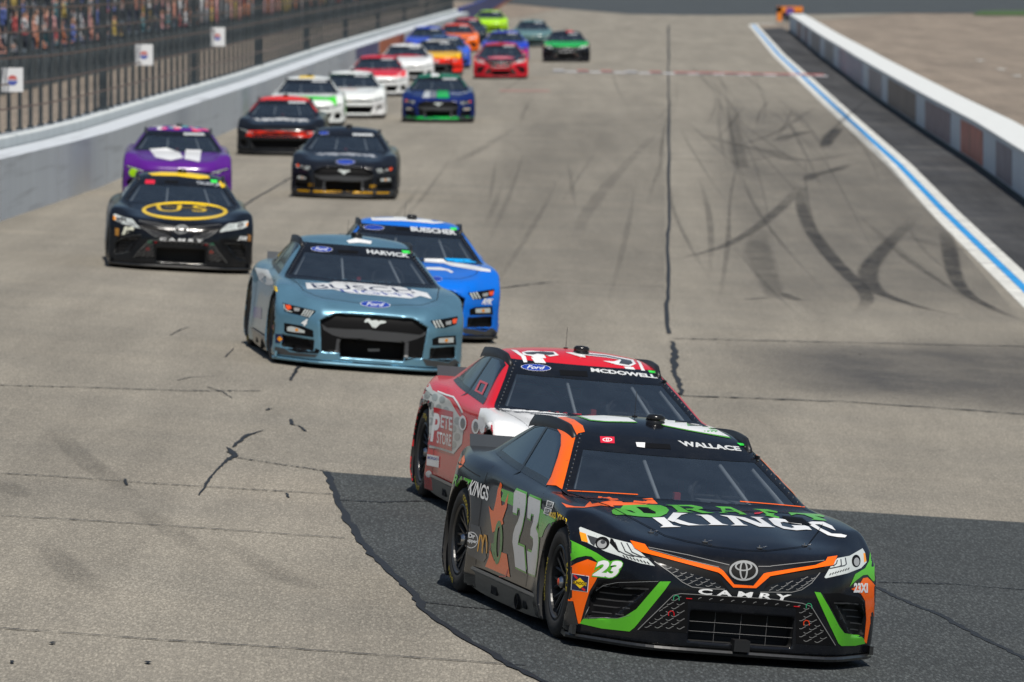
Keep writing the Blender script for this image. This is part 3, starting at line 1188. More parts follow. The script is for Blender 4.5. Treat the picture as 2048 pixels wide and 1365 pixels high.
def person_mesh(name, pose, h=.045):
    """figure facing -y... one continuous skin; slots: top, skin, trousers, hair"""
    if pose == 'sit':
        hip, knee, foot = .50, (-.42, .50), (-.45, .06)
        segs = []
        for s in (-1, 1):
            segs += [((s * .10, 0, hip), (s * .12, knee[0], knee[1]), .085, .06), ((s * .12, knee[0], knee[1]), (s * .12, foot[0], foot[1]), .055, .042), ((s * .12, foot[0], .05), (s * .13, foot[0] - .14, .04), .045, .035)]
            segs += [((s * .19, 0, 1.00), (s * .23, -.08, .74), .052, .042), ((s * .23, -.08, .74), (s * .14, -.30, .62), .040, .032)]
        base = hip
    else:
        hip = .92
        segs = []
        for s in (-1, 1):
            segs += [((s * .09, 0, hip), (s * .10, -.02, .50), .085, .06), ((s * .10, -.02, .50), (s * .10, .03, .08), .058, .042), ((s * .10, .03, .05), (s * .11, -.13, .04), .045, .035)]
            if pose == 'wave' and s > 0:
                segs += [((s * .20, 0, 1.42), (s * .34, -.05, 1.62), .05, .042), ((s * .34, -.05, 1.62), (s * .30, -.08, 1.88), .040, .032)]
            else:
                segs += [((s * .20, 0, 1.42), (s * .26, .02, 1.14), .05, .042), ((s * .26, .02, 1.14), (s * .22, -.12, .92), .040, .032)]
        base = hip
    segs += [((0, 0, base), (0, .01, base + .25), .13, .135), ((0, .01, base + .25), (0, .0, base + .48), .14, .12), ((-.14, 0, base + .50), (.14, 0, base + .50), .07, .07), ((0, 0, base + .5), (0, -.01, base + .63), .055, .052),
             ((0, -.02, base + .72), (0, -.02, base + .78), .098, .095)]
    top = base + .92
    V, Q = surface_nets(lambda x, y, z: caps((x, y, z), segs), (-.5, -.75, -.02), (.5, .3, max(top, 1.98)), h, 2)
    C = V[Q].mean(1)
    mi = np.zeros(len(Q), int)
    z = C[:, 2]
    mi[z < base + .02] = 2
    mi[z > base + .585] = 1
    mi[(z > base + .76) & (C[:, 1] > -.09 + (base + .86 - z) * .5) & (z > base + .70)] = 3
    mi[(np.abs(C[:, 0]) > .15) & (C[:, 1] < -.2) & (z > base + .04) & (z < base + .5)] = 1
    if pose == 'sit':
        mi[(z < .62) & (C[:, 1] < -.1) & (np.abs(C[:, 0]) < .16) & (z < .585)] = 2
    return mesh_np(name, V, Q, [M_WHITE, plain('skin', (.48, .27, .19), .6), plain('trousers', (.05, .06, .09), .8), plain('hair', (.04, .028, .02), .7)], mi, True)


PM = {k: person_mesh('person_' + k, k) for k in ('sit', 'stand', 'wave')}
SHIRTS = [('white', (.70, .70, .72)), ('orange', (.60, .19, .07)), ('red', (.50, .06, .06)), ('blue', (.07, .12, .40)), ('grey', (.25, .26, .28)), ('black', (.025, .025, .03)), ('teal', (.06, .20, .24)), ('yellow', (.50, .36, .07)), ('pink', (.60, .30, .30)), ('salmon', (.65, .28, .20))]
SM = {n: plain('shirt_' + n, tuple(v * .72 + .02 for v in c), .8) for n, c in SHIRTS}
NW = ['white', 'orange', 'salmon', 'pink', 'red', 'blue', 'grey', 'black', 'salmon', 'white', 'teal', 'yellow', 'grey', 'pink']
cnt = 0
far_v, far_f, far_m, off_ = [], [], [], 0
fv = np.array([tuple(v.co) for v in PM['sit'].vertices])[:, :]
for r_ in range(6):
    y = 236.0 + r_ * 1.3
    while y < 560:
        x = ip(STP, y) - (.52 if r_ else .62) - r_ * .85
        z = float(gz(x, y)) + .75 + r_ * .42
        if RNG.random() < .40:
            kind = RNG.choice(['sit', 'sit', 'sit', 'sit', 'stand', 'wave'])
            c = RNG.choice(NW)
            if y < 345 and cnt < 290:
                o = bpy.data.objects.new('person', PM[kind])
                link(o)
                o.location = (x - (.15 if kind == 'sit' else -.05), y, z + .0)
                o.rotation_euler = (0, 0, math.pi / 2 + RNG.uniform(-.5, .7))
                o.scale = (1, 1, RNG.uniform(.94, 1.04))
                o.material_slots[0].link = 'OBJECT'
                o.material_slots[0].material = SM[c]
                tag(o, 'spectator in a %s top %s in the grandstand behind the fence' % (c, {'sit': 'sitting on a bench', 'stand': 'standing up', 'wave': 'standing with one arm raised'}[kind]), 'person', 'spectators in the grandstand')
                cnt += 1
            else:
                far_v.append((x, y, z, RNG.random(), c))
        y += RNG.uniform(.9, 2.2)
m = MB()
cl = sorted(set(NW))
for x, y, z, s, c in far_v:
    k = cl.index(c)
    m.lathe([(0, .0), (.0, .14), (.5, .17), (.75 + .5 * s, .2), (.95 + .5 * s, .16), (1.0 + .5 * s, .05)], 'z', 7, k, (x, y, z))
    m.lathe([(1.0 + .5 * s, .05), (1.08 + .5 * s, .10), (1.18 + .5 * s, .10), (1.26 + .5 * s, .0)], 'z', 7, len(cl), (x, y, z))
o = m.build('distant_crowd', [SM[c] for c in cl] + [MATS['skin']], None, True)
tag(o, 'distant crowd of spectators farther along the grandstand', 'crowd', None, 'stuff')
# small things beyond the pit wall
for i, (px, py) in enumerate(((2003, 139), (2035, 152), (1960, 121))):
    c = U(px, py)
    drape('painted_stall_mark', [(c[0] - .15, c[1] - 1), (c[0] + .15, c[1] - 1), (c[0] + .15, c[1] + 1), (c[0] - .15, c[1] + 1)], .004, P_WHITE)

# ------------------------------------------------------------------ stock car: shape as a signed distance field
# car frame: x across (+x = image right when the car faces us), front is -y, z up, wheels stand on z = 0
WF, WR, WZ, ARCH = -1.43, 1.40, .355, .388
PLX = [0, .33, .53, .63, .80, .90, .97, 1.02]
PLY = [-2.33, -2.322, -2.297, -2.245, -2.06, -1.94, -1.85, -1.70]
RKZ = [0, .42, .50, .56, .62, .68, .76, .9]
RKY = [0, 0, .010, .030, .075, .16, .32, .62]
NOSE = {
    'camry': dict(rec=[([(.61, .405), (.82, .395), (.872, .33), (.882, .20), (.80, .20), (.745, .235)], .05),
                       ([(-.33, .125), (.33, .125), (.33, .31), (-.33, .31)], .15)]),
    'mustang': dict(rec=[([(-.40, .578), (.40, .578), (.555, .50), (.52, .18), (-.52, .18), (-.555, .50)], .045),
                         ([(-.33, .14), (.33, .14), (.33, .325), (-.33, .325)], .17),
                         ([(.60, .29), (.89, .305), (.905, .19), (.60, .18)], .05)]),
    'camaro': dict(rec=[([(-.58, .16), (.58, .16), (.66, .34), (-.66, .34)], .10),
                        ([(-.62, .455), (.62, .455), (.60, .505), (-.60, .505)], .05),
                        ([(.74, .20), (.88, .20), (.91, .30), (.84, .36), (.74, .33)], .07)]),
}


def front_y(ax, z):
    return cr(ax, PLX, PLY) + cr(z, RKZ, RKY)


def side_x(y, z):
    b = cr(z, [0, .08, .19, .24, .34, .52, .70, .80, .90, 1.0], [.93, .945, .968, .970, .966, .957, .944, .928, .892, .83])
    fl = 0
    for wy in (WF, WR):
        r = np.sqrt((y - wy) ** 2 + (z - .40) ** 2)
        fl = fl + .044 * np.exp(-(r / .55) ** 4)
    return b + fl - .16 * sstep(1.62, 2.7, y)


def body_sdf(model):
    rec = NOSE[model]['rec']

    def fn(x, y, z):
        a = np.abs(x)
        hc = cr(y, [-2.6, -2.33, -2.2, -1.9, -1.4, -1.0, -.7, 0, .7, 1.2, 1.7, 2.3, 2.6],
                [.57, .632, .668, .738, .812, .848, .858, .872, .895, .915, .922, .918, .90])
        hc = hc + .022 * np.exp(-((a - .80) / .14) ** 2) * np.exp(-((y - WF + .05) / .45) ** 2)
        hc = hc - .02 * np.exp(-((a - .52) / .16) ** 2) * sstep(-2.2, -1.7, y) * (1 - sstep(-1.2, -.9, y))
        hc = hc - .045 * sstep(.55, 1.0, a) * (1 - sstep(-2.0, -1.5, y)) - .03 * sstep(.75, 1.0, a) * sstep(-.9, -.2, y)
        top = z - hc
        d = smax(top, a - side_x(y, z), .055)
        fr = (front_y(a, z) - y) * .82
        d = smax(d, fr, .028)
        d = smax(d, y - (2.46 - .14 * (a / .95) ** 3 + .06 * np.clip(z, .1, .9)), .05)
        d = np.maximum(d, .085 - z)
        ws = (z - (.85 + .40 * (y + .93 - .22 * (a / .8) ** 2))) / 1.077
        rf = z - (1.296 - .055 * (a / .6) ** 2 - cr(y, [-.6, 0, .25, .55, 1.0, 1.5], [.14, .04, .012, 0, .02, .085]))
        bk = (z - (1.205 - .365 * (y - 1.25) - .05 * (a / .6) ** 2)) / 1.065
        sd = (a - (.852 - (z - .86) * .70 - .07 * sstep(.5, 2, y))) * .82
        g = smax(smax(smax(ws, rf, .10), bk, .12), sd, .07)
        d = smin(d, np.maximum(np.maximum(g, .80 - z), y - 2.15), .035)
        # scooped lower door behind the front wheel and exhaust vent
        for wy in (WF, WR):
            cyl = np.maximum(np.sqrt((y - wy) ** 2 + (z - WZ) ** 2) - ARCH, .58 - a)
            d = np.maximum(d, -cyl)
        near = (y < -1.7) & (z < .7)
        if np.any(near):
            for pts, dep in rec:
                sym = pts[0][0] < 0 or min(p[0] for p in pts) < .01
                c = np.maximum(sdpoly(x if sym else a, z, pts), y - (front_y(a, z) + dep))
                d = np.where(near, np.maximum(d, -c), d)
        return d
    return fn


def ws_half(z):
    return .805 - (z - .858) * (.805 - .557) / (1.2 - .858)


SIDEWIN = [(-.40, .885), (1.46, .945), (1.30, 1.02), (.98, 1.165), (.78, 1.195), (.30, 1.195), (.06, 1.15)]
REARWIN_Z = (.97, 1.17)
CARLIB = {}


def build_model(model, h):
    fn = body_sdf(model)
    V, Q = surface_nets(fn, (-1.06, -2.45, .05), (1.06, 2.62, 1.36), h)
    bvh = BVHTree.FromPolygons([Vector(p) for p in V], [tuple(q) for q in Q.tolist()])
    C = V[Q].mean(1)
    n = np.cross(V[Q[:, 2]] - V[Q[:, 0]], V[Q[:, 3]] - V[Q[:, 1]])
    n /= np.maximum(np.linalg.norm(n, axis=1), 1e-9)[:, None]
    x, y, z = C.T
    a = np.abs(x)
    wsm = (y < .25) & (y > -1.1) & (z > .878) & (z < 1.115) & (a < ws_half(z) - .045) & (n[:, 1] < -.15) & (n[:, 2] > .3)
    sdm = (sdpoly(y, z, SIDEWIN) < -.012) & (a > .4) & (np.abs(n[:, 0]) > .55)
    rrm = (y > 1.2) & (z > REARWIN_Z[0]) & (z < REARWIN_Z[1]) & (a < .52) & (n[:, 2] > .5) & (n[:, 1] > .1)
    mi = np.zeros(len(Q), int)
    for wy in (WF, WR):
        r = np.sqrt((y - wy) ** 2 + (z - WZ) ** 2)
        mi[(r < ARCH + .012) & (a < .985) & (np.abs(n[:, 0]) < .5)] = 1
        mi[(r < ARCH + .012) & (a < .7)] = 1
    mi[(z < .12) & (n[:, 2] < -.4)] = 1
    fy = front_y(a, z)
    for pts, dep in NOSE[model]['rec']:
        sym = min(p[0] for p in pts) < 0
        mi[(sdpoly(x if sym else a, z, pts) < .008) & (y > fy + .012) & (y < -1.6)] = 1
    cut = wsm | sdm | rrm

    def sub(mask, name, mats, m_i=None, off=0.0):
        q = Q[mask]
        u, inv = np.unique(q, return_inverse=True)
        vv = V[u].copy()
        return mesh_np(name, vv, inv.reshape(q.shape), mats, m_i, True)
    lib = dict(bvh=bvh)
    lib['body'] = sub(~cut, 'body_' + model, [M_WHITE, M_WELL], mi[~cut])
    lib['ws'] = sub(wsm, 'windshield_' + model, [M_GLASS])
    lib['swl'] = sub(sdm & (x < 0), 'side_window_' + model, [M_SIDEGLASS])
    lib['swr'] = sub(sdm & (x > 0), 'side_window_' + model, [M_SIDEGLASS])
    lib['rw'] = sub(rrm, 'rear_window_' + model, [M_SIDEGLASS])
    lib['face'] = None
    CARLIB[model] = lib
    return lib


# ------------------------------------------------------------------ prints laid on the body surface
TXT = {}


def text_mesh(s, bold=.02, shear=0.0, space=1.0):
    key = (s, bold, shear, space)
    if key not in TXT:
        c = bpy.data.curves.new('t', 'FONT')
        c.body = s
        c.offset = bold
        c.shear = shear
        c.space_character = space
        c.resolution_u = 3
        o = bpy.data.objects.new('t', c)
        me = bpy.data.meshes.new_from_object(o)
        v = np.array([tuple(p.co)[:2] for p in me.vertices])
        f = [tuple(p.vertices) for p in me.polygons]
        bpy.data.objects.remove(o)
        bpy.data.curves.remove(c)
        bpy.data.meshes.remove(me)
        lo, hi = v.min(0), v.max(0)
        TXT[key] = ((v - lo) / (hi - lo), f, (hi - lo))
    return TXT[key]


class Prints:
    """flat print cut to shape and laid 2-4 mm above the car's surface; shapes come in photo pixels (through the
    car's pose) or in car metres (front / side / top projection)"""

    def __init__(s, model, M):
        s.bvh = CARLIB[model]['bvh']
        s.M = M
        s.Mi = M.inverted()
        s.eye = s.Mi @ Vector(EYE)
        s.R3 = s.Mi.to_3x3()
        s.parts = {}

    def _cast(s, V, proj):
        out = []
        for (u, w) in V:
            if proj == 'px':
                o, d = s.eye, s.R3 @ Vector(pray(u, w))
            elif proj == 'front':
                o, d = Vector((u, -6, w)), Vector((0, 1, 0))
            elif proj == 'left':
                o, d = Vector((-4, u, w)), Vector((1, 0, 0))
            elif proj == 'right':
                o, d = Vector((4, u, w)), Vector((-1, 0, 0))
            else:
                o, d = Vector((u, w, 4)), Vector((0, 0, -1))
            d = d.normalized()
            hit, nrm, _, _ = s.bvh.ray_cast(o, d)
            if hit is not None and abs(hit.x) < .965 and min(math.hypot(hit.y - wy, hit.z - WZ) for wy in (WF, WR)) < ARCH + .004 and abs(nrm.x) < .6:
                hit = None                       # inside a wheel well
            out.append((hit, nrm, d))
        return out

    def lay(s, part, mat, V, F, layer, proj, step, maxe=.30):
        V, F = grid_cut(V, F, step)
        H = s._cast(V, proj)
        P = s.parts.setdefault(part, dict(v=[], f=[], m=[], mats=[]))
        if mat not in P['mats']:
            P['mats'].append(mat)
        mi = P['mats'].index(mat)
        o = len(P['v'])
        off = .0022 + .0009 * layer
        for hit, nrm, d in H:
            if hit is None:
                P['v'].append((0, 0, 0))
            else:
                if nrm.dot(d) > 0:
                    nrm = -nrm
                P['v'].append(tuple(hit + nrm * off))
        for q in F:
            if any(H[i][0] is None for i in q):
                continue
            a, b, c = [H[i][0] for i in q[:3]]
            if max((a - b).length, (b - c).length, (c - a).length) > maxe:
                continue
            P['f'].append(tuple(o + i for i in q))
            P['m'].append(mi)

    def poly(s, part, mat, loops, layer=0, proj='px', step=None):
        if not isinstance(loops[0][0], (tuple, list)):
            loops = [loops]
        V, F = fill_loops(loops)
        s.lay(part, mat, V, F, layer, proj, step or s.st(proj))

    def st(s, proj):
        if proj == 'px':
            d = (s.M.translation - Vector(EYE)).length
            return .026 * FPX / d
        return .03

    def text(s, part, mat, txt, quad, layer=1, proj='px', bold=.02, shear=0.0, space=1.0, step=None):
        v, f, _ = text_mesh(txt, bold, shear, space)
        TL, TR, BR, BL = [np.array(q, float) for q in quad]
        u, w = v[:, :1], v[:, 1:]
        V = (1 - u) * (1 - w) * BL + u * (1 - w) * BR + u * w * TR + (1 - u) * w * TL
        s.lay(part, mat, V, f, layer, proj, step or s.st(proj))

    def meshes(s):
        out = {}
        for part, P in s.parts.items():
            if not P['f']:
                continue
            me = bpy.data.meshes.new(part)
            me.from_pydata(P['v'], [], P['f'])
            for m in P['mats']:
                me.materials.append(m)
            me.polygons.foreach_set('material_index', P['m'])
            me.polygons.foreach_set('use_smooth', [True] * len(P['f']))
            bm = bmesh.new()
            bm.from_mesh(me)
            bmesh.ops.delete(bm, geom=[v for v in bm.verts if not v.link_faces], context='VERTS')
            bm.to_mesh(me)
            bm.free()
            out[part] = me
        return out




# ------------------------------------------------------------------ wheels, splitter, cabin: shared meshes
def wheel_meshes():
    t = MB()
    t.lathe([(-.165, .23), (-.178, .26), (-.18, .30), (-.166, .335), (-.135, .351), (0, .3555), (.135, .351), (.166, .335), (.18, .30), (.178, .26), (.165, .232), (.14, .228)], 'x', 56)
    r = MB()
    r.lathe([(.145, .231), (.168, .233), (.172, .226), (.160, .216), (.05, .205), (-.15, .20), (-.16, .225)], 'x', 48)
    r.lathe([(.06, .0), (.06, .075), (.105, .072), (.125, .05), (.125, .0)], 'x', 20)
    r.lathe([(-.02, .0), (-.02, .2)], 'x', 32, 1)
    for k in range(10):
        for s in (-1, 1):
            q = 2 * math.pi * k / 10
            q2 = q + s * .16
            r.tube([(.095, .055 * math.cos(q), .055 * math.sin(q)), (.115, .12 * math.cos(q + s * .05), .12 * math.sin(q + s * .05)), (.135, .217 * math.cos(q2), .217 * math.sin(q2))], [.014, .010, .012], 5)
    nt = MB()
    nt.lathe([(.120, .0), (.120, .040), (.150, .036), (.165, .022)], 'x', 14)
    nr = MB()
    nr.lathe([(.165, .024), (.168, .020), (.172, .0)], 'x', 14)
    L = MB()
    for txt, q0, span in (('GOODYEAR', 2.3, 1.0), ('EAGLE', -.85, .62)):
        v, f, _ = text_mesh(txt, .03)
        vv = []
        for u, w in v:
            an = q0 - u * span
            rad = .268 + w * .036
            aa = .1815 - max(0, rad - .30) * .35
            vv.append((aa + .001, math.cos(an) * rad, math.sin(an) * rad))
        L.add(vv, f)
    return dict(tyre=t.mesh('tyre', M_RUBBER, True), rim=r.mesh('rim', [M_RIM, M_WELL], False), nut=nt.mesh('hub_nut', M_STEEL, True), red=nr.mesh('hub_cap', M_REDNUT, True),
                let=L.mesh('tyre_lettering', plain('yellow_print', (.50, .39, .03), .7)))


def splitter_mesh():
    m = MB()
    xs = np.linspace(-.985, .985, 41)
    fr = [(float(x), float(cr(abs(x), PLX, PLY)) - .045 * (1 - .5 * (abs(x) / .985) ** 4)) for x in xs]
    V, F = [], []
    n = len(fr)
    for z in (.052, .068, .082):
        ins = .012 if z != .068 else 0.0
        for x, y in fr:
            V.append((x, y + ins, z))
    bk = len(V)
    for z in (.052, .082):
        for x, y in fr:
            V.append((x * .97, max(y + .25, -1.86), z))
    for k in range(n - 1):
        F += [(k, k + 1, n + k + 1, n + k), (n + k, n + k + 1, 2 * n + k + 1, 2 * n + k)]
        F += [(2 * n + k, 2 * n + k + 1, bk + n + k + 1, bk + n + k), (k + 1, k, bk + k, bk + k + 1), (bk + k, bk + k + 1, bk + n + k + 1, bk + n + k)]
    F += [(0, n, 2 * n, bk + n, bk), (n - 1, bk + n - 1, bk + 2 * n - 1, 3 * n - 1, 2 * n - 1)]
    m.add(V, F)
    # uprights at the outer ends
    for s in (-1, 1):
        m.box((s * .955 - .012, -1.93, .08), (s * .955 + .012, -1.84, .135))
    return m.mesh('splitter', M_CARBON, False)


def skirt_mesh(s):
    """side skirt with sill ledge, louvre slots and the side exhaust outlet"""
    m = MB()
    ys = np.linspace(WF + .40, WR - .40, 24)
    prof = [(.985, .225), (.988, .205), (.978, .19), (.965, .12), (.95, .065), (.90, .06)]
    V, F = [], []
    for y in ys:
        for px_, pz in prof:
            e = .03 * (abs(y - (WF + WR) / 2) / 1.0) ** 4 * (1 if pz < .15 else 0)
            V.append((s * (px_ - .0), y, pz + e * .6))
    k = len(prof)
    for i in range(len(ys) - 1):
        for j in range(k - 1):
            F.append((i * k + j, i * k + j + 1, (i + 1) * k + j + 1, (i + 1) * k + j))
    m.add(V, F)
    for i in range(5):
        m.box((s * .94, .18 + i * .035, .10), (s * .9715, .20 + i * .035, .17), 1)
    for i in range(3):
        m.box((s * .94, -.66 + i * .035, .10), (s * .9705, -.64 + i * .035, .16), 1)
    m.lathe([(0, .0), (0, .038), (s * .03, .042), (s * .036, .044), (s * .036, .052), (s * .0, .052)], 'x', 20, 1, (s * .945, -.42, .125))
    return m.mesh('side_skirt', [M_CARBON, M_WELL], False)


def rail_mesh(s):
    m = MB()
    ys = np.linspace(.02, 1.25, 18)
    V, F = [], []
    for y in ys:
        x = .585 + .02 * math.sin((y - .02) / 1.23 * math.pi)
        z = 1.296 - .055 * (x / .6) ** 2 - float(cr(y, [-.6, 0, .25, .55, 1.0, 1.5], [.14, .04, .012, 0, .02, .085])) - .035
        t = min(1, (y - .02) / .15, (1.25 - y) / .15)
        for dx, dz in ((-.02, 0), (-.015, .012 + .042 * t), (.012, .012 + .042 * t), (.02, -.02)):
            V.append((s * (x + dx), y, z + dz))
    for i in range(len(ys) - 1):
        for j in range(3):
            F.append((i * 4 + j, i * 4 + j + 1, (i + 1) * 4 + j + 1, (i + 1) * 4 + j))
    F += [(0, 1, 2, 3), (len(V) - 4, len(V) - 3, len(V) - 2, len(V) - 1)]
    m.add(V, F)
    return m.mesh('roof_rail', M_BLACK, True)


def spoiler_mesh():
    m = MB()
    xs = np.linspace(-.74, .74, 15)
    V, F = [], []
    for x in xs:
        for dy, z in ((0, .90), (.045, .995), (.053, .993), (.012, .895)):
            V.append((x, 2.36 - .05 * (x / .74) ** 2 + dy, z))
    for i in range(len(xs) - 1):
        for j in range(4):
            F.append((i * 4 + j, i * 4 + (j + 1) % 4, (i + 1) * 4 + (j + 1) % 4, (i + 1) * 4 + j))
    F += [(0, 1, 2, 3), (len(V) - 4, len(V) - 3, len(V) - 2, len(V) - 1)]
    m.add(V, F)
    return m.mesh('spoiler', plain('spoiler_grey', (.045, .052, .06), .3))


def cabin_meshes():
    c = MB()     # 0 dark, 1 cage, 2 seat
    c.add([(-.76, -.80, .80), (.76, -.80, .80), (.76, -.62, .38), (-.76, -.62, .38), (.76, 1.35, .38), (-.76, 1.35, .38), (.72, 1.75, .86), (-.72, 1.75, .86),
           (.80, -.62, .83), (-.80, -.62, .83), (.76, 1.35, .88), (-.76, 1.35, .88)],
          [(0, 1, 2, 3), (3, 2, 4, 5), (5, 4, 6, 7), (2, 8, 10, 4), (3, 5, 11, 9), (4, 10, 6), (5, 7, 11)], 0)
    c.add([(-.48, .12, 1.185), (.48, .12, 1.185), (.50, 1.10, 1.20), (-.50, 1.10, 1.20), (.30, .6, 1.225), (-.30, .6, 1.225)], [(0, 1, 4, 5), (5, 4, 2, 3), (0, 5, 3), (1, 2, 4)], 0)
    c.box((-.72, -.74, .72), (.72, -.42, .825), 0)
    c.box((.16, -.46, .76), (.50, -.30, .86), 0)
    c.box((-.03, -.52, .82), (.01, -.47, .90), 3)
    c.box((-.05, -.66, .82), (.09, -.58, .86), 2)
    c.box((-.55, .30, .42), (-.15, .75, .80), 1)
    # seat with head surround
    c.box((.13, .50, .42), (.53, .62, 1.02), 2)
    c.box((.10, .20, .40), (.56, .62, .52), 2)
    c.box((.10, .28, .88), (.16, .62, 1.06), 2)
    c.box((.50, .28, .88), (.56, .62, 1.06), 2)
    g = MB()
    for s in (-1, 1):
        g.tube([(s * .735, -.62, .80), (s * .52, .06, 1.155), (s * .49, .5, 1.20), (s * .50, .80, 1.19), (s * .66, .86, .55)], .022, 8)
        g.tube([(s * .70, -.55, .60), (s * .70, .85, .66)], .022, 8)
        g.tube([(s * .5, .80, 1.18), (s * .55, 1.6, .80)], .022, 8)
    g.tube([(-.52, .06, 1.155), (.52, .06, 1.155)], .022, 8)
    g.tube([(-.50, .80, 1.19), (.50, .80, 1.19)], .022, 8)
    g.tube([(-.62, .86, .75), (.62, .86, .75)], .02, 8)
    g.tube([(-.45, .80, 1.17), (.45, .86, .60)], .02, 8)
    for x0, x1 in ((-.17, -.20), (.30, .40)):
        g.tube([(x0, -.02, 1.150), (x1, -.78, .868)], .014, 6)
    w = MB()
    ring = [(.33 + .165 * math.cos(t), -.20 + .03 * math.sin(t), .87 + .155 * math.sin(t)) for t in [2 * math.pi * k / 20 for k in range(21)]]
    w.tube(ring, .016, 6, 0, False)
    w.tube([(.33, -.42, .80), (.33, -.20, .87)], .022, 6)
    w.tube([(.18, -.20, .87), (.48, -.20, .87)], .014, 6)
    nt = MB()
    for k in range(6):
        z0 = .90 + k * .045
        x0 = .815 - (z0 - .86) * .70
        nt.box((x0 - .02, -.12, z0), (x0 - .012, .62, z0 + .022))
    for k in range(8):
        y0 = -.10 + k * .098
        nt.add([(.765, y0, .90), (.765, y0 + .022, .90), (.578, y0 + .022, 1.16), (.578, y0, 1.16)], [(0, 1, 2, 3)])
    SHARED['net'] = nt.mesh('window_net', M_SEAT)
    return dict(cab=c.mesh('cabin_interior', [M_CABIN, M_CAGE, M_SEAT, M_HARN]), cage=g.mesh('roll_cage', M_CAGE, True), wheel=w.mesh('steering_wheel', M_SEAT, True))


SHARED = {}


def shared():
    SHARED.update(wheel_meshes())
    SHARED['splitter'] = splitter_mesh()
    for s in (-1, 1):
        SHARED['skirt%d' % s] = skirt_mesh(s)
        SHARED['rail%d' % s] = rail_mesh(s)
    SHARED['spoiler'] = spoiler_mesh()
    SHARED.update(cabin_meshes())
    a = MB()
    a.tube([(0, 0, -.01), (0, 0, .012)], .018, 8)
    a.tube([(0, 0, .01), (0, .01, .17)], [.0022, .0015], 5)
    SHARED['antenna'] = a.mesh('antenna', M_BLACK)
    p = MB()
    p.lathe([(-.02, .0), (-.02, .062), (.02, .062), (.024, .056), (.028, .062), (.05, .06), (.062, .045), (.066, .0)], 'z', 18)
    p.add([(-.055, .02, -.02), (.055, .02, -.02), (.03, .20, -.02), (-.03, .20, -.02), (-.05, .03, .045), (.05, .03, .045), (.02, .19, .0), (-.02, .19, .0)],
          [(0, 1, 5, 4), (1, 2, 6, 5), (2, 3, 7, 6), (3, 0, 4, 7), (4, 5, 6, 7)])
    SHARED['pod'] = p.mesh('roof_camera', plain('pod_black', (.012, .012, .012), .2), True)
    rv = MB()
    for i in range(14):
        for s in (-1, 1):
            z = .875 + i * .024
            rv.lathe([(-.002, .006), (.004, .004), (.005, 0)], 'x', 5, 0, (0, 0, 0))
            # move the last rivet onto the windshield border
            k = 15
            x = s * (ws_half(z) - .018)
            y = (z - .85) / .40 - .93 + .22 * (abs(x) / .8) ** 2
            rv.v[-k:] = [(x + q[1] * 1, y + q[2] * .9 - q[0] * .35, z + .006 + q[2] * .4 + q[0] * .9) for q in rv.v[-k:]]
    SHARED['rivet'] = rv.mesh('windshield_rivet', M_STEEL)
    SHARED['rivet'].name = 'windshield_rivet'


def part(name, me, parent, mat=None, loc=None, rz=0.0):
    o = bpy.data.objects.new(name, me)
    link(o, parent)
    if loc is not None:
        o.location = loc
    if rz:
        o.rotation_euler = (0, 0, rz)
    if mat is not None:
        o.material_slots[0].link = 'OBJECT'
        o.material_slots[0].material = mat
    return o


def car_matrix(x, y, yaw, pitch=0.0, dz=0.0):
    c, s = math.cos(yaw), math.sin(yaw)
    fx, fy = -s * 1, c * 1                       # local +y in world
    e = 1.2
    g = lambda u, v: float(gz(u, v))
    gy = (g(x + fx * e, y + fy * e) - g(x - fx * e, y - fy * e)) / (2 * e)
    gx = (g(x + c * .8, y + s * .8) - g(x - c * .8, y - s * .8)) / 1.6
    Y = Vector((fx, fy, gy)).normalized()
    X = Vector((c, s, gx))
    X = (X - Y * X.dot(Y)).normalized()
    Z = X.cross(Y)
    M = Matrix((X, Y, Z)).transposed().to_4x4()
    zz = np.mean([g(x + c * a - s * b, y + s * a + c * b) for a in (-.8, .8) for b in (WF, WR)])
    M.translation = Vector((x, y, float(zz) + dz))
    return M


def make_car(model, M, mat, label, rails=True, detail=2):
    lib = CARLIB[model]
    t = empty('race_car', M)
    tag(t, label, 'race car', 'stock cars racing in a pack')
    body = part('body', lib['body'], t, mat)
    part('windshield', lib['ws'], t)
    part('side_window', lib['swl'], t)
    part('side_window', lib['swr'], t)
    part('rear_window', lib['rw'], t)
    part('splitter', SHARED['splitter'], t)
    part('spoiler', SHARED['spoiler'], t)
    for s in (-1, 1):
        part('side_skirt', SHARED['skirt%d' % s], t)
        part('roof_rail', SHARED['rail%d' % s], t)
    cab = part('cabin_interior', SHARED['cab'], t)
    part('roll_cage', SHARED['cage'], cab)
    part('steering_wheel', SHARED['wheel'], cab)
    part('window_net', SHARED['net'], cab)
    part('roof_camera', SHARED['pod'], t, None, (.02, .34, 1.275))
    if detail > 1:
        part('antenna', SHARED['antenna'], t, None, (-.05, .62, 1.292))
        part('windshield_rivets', SHARED['rivet'], t)['kind'] = 'stuff'
    for wy in (WF, WR):
        for s in (-1, 1):
            w = part('wheel', SHARED['rim'], t, None, (s * .795, wy, .3545), 0 if s > 0 else math.pi)
            w.rotation_euler = (RNG.uniform(0, 6), 0, 0) if s > 0 else (RNG.uniform(0, 6), 0, math.pi)
            part('tyre', SHARED['tyre'], w)
            part('hub_nut', SHARED['nut'], w)
            if wy == WF:
                part('hub_cap', SHARED['red'], w)
            if detail > 1:
                part('tyre_lettering', SHARED['let'], w)
    if lib['face']:
        for nm, me in lib['face'].items():
            part(nm.rstrip('0123456789'), me, t)
    return t


def add_prints(t, meshes):
    for nm, me in meshes.items():
        part(nm.rstrip('0123456789'), me, t)


M_PRINTBLACK = paint(16, 17, 20, .25)


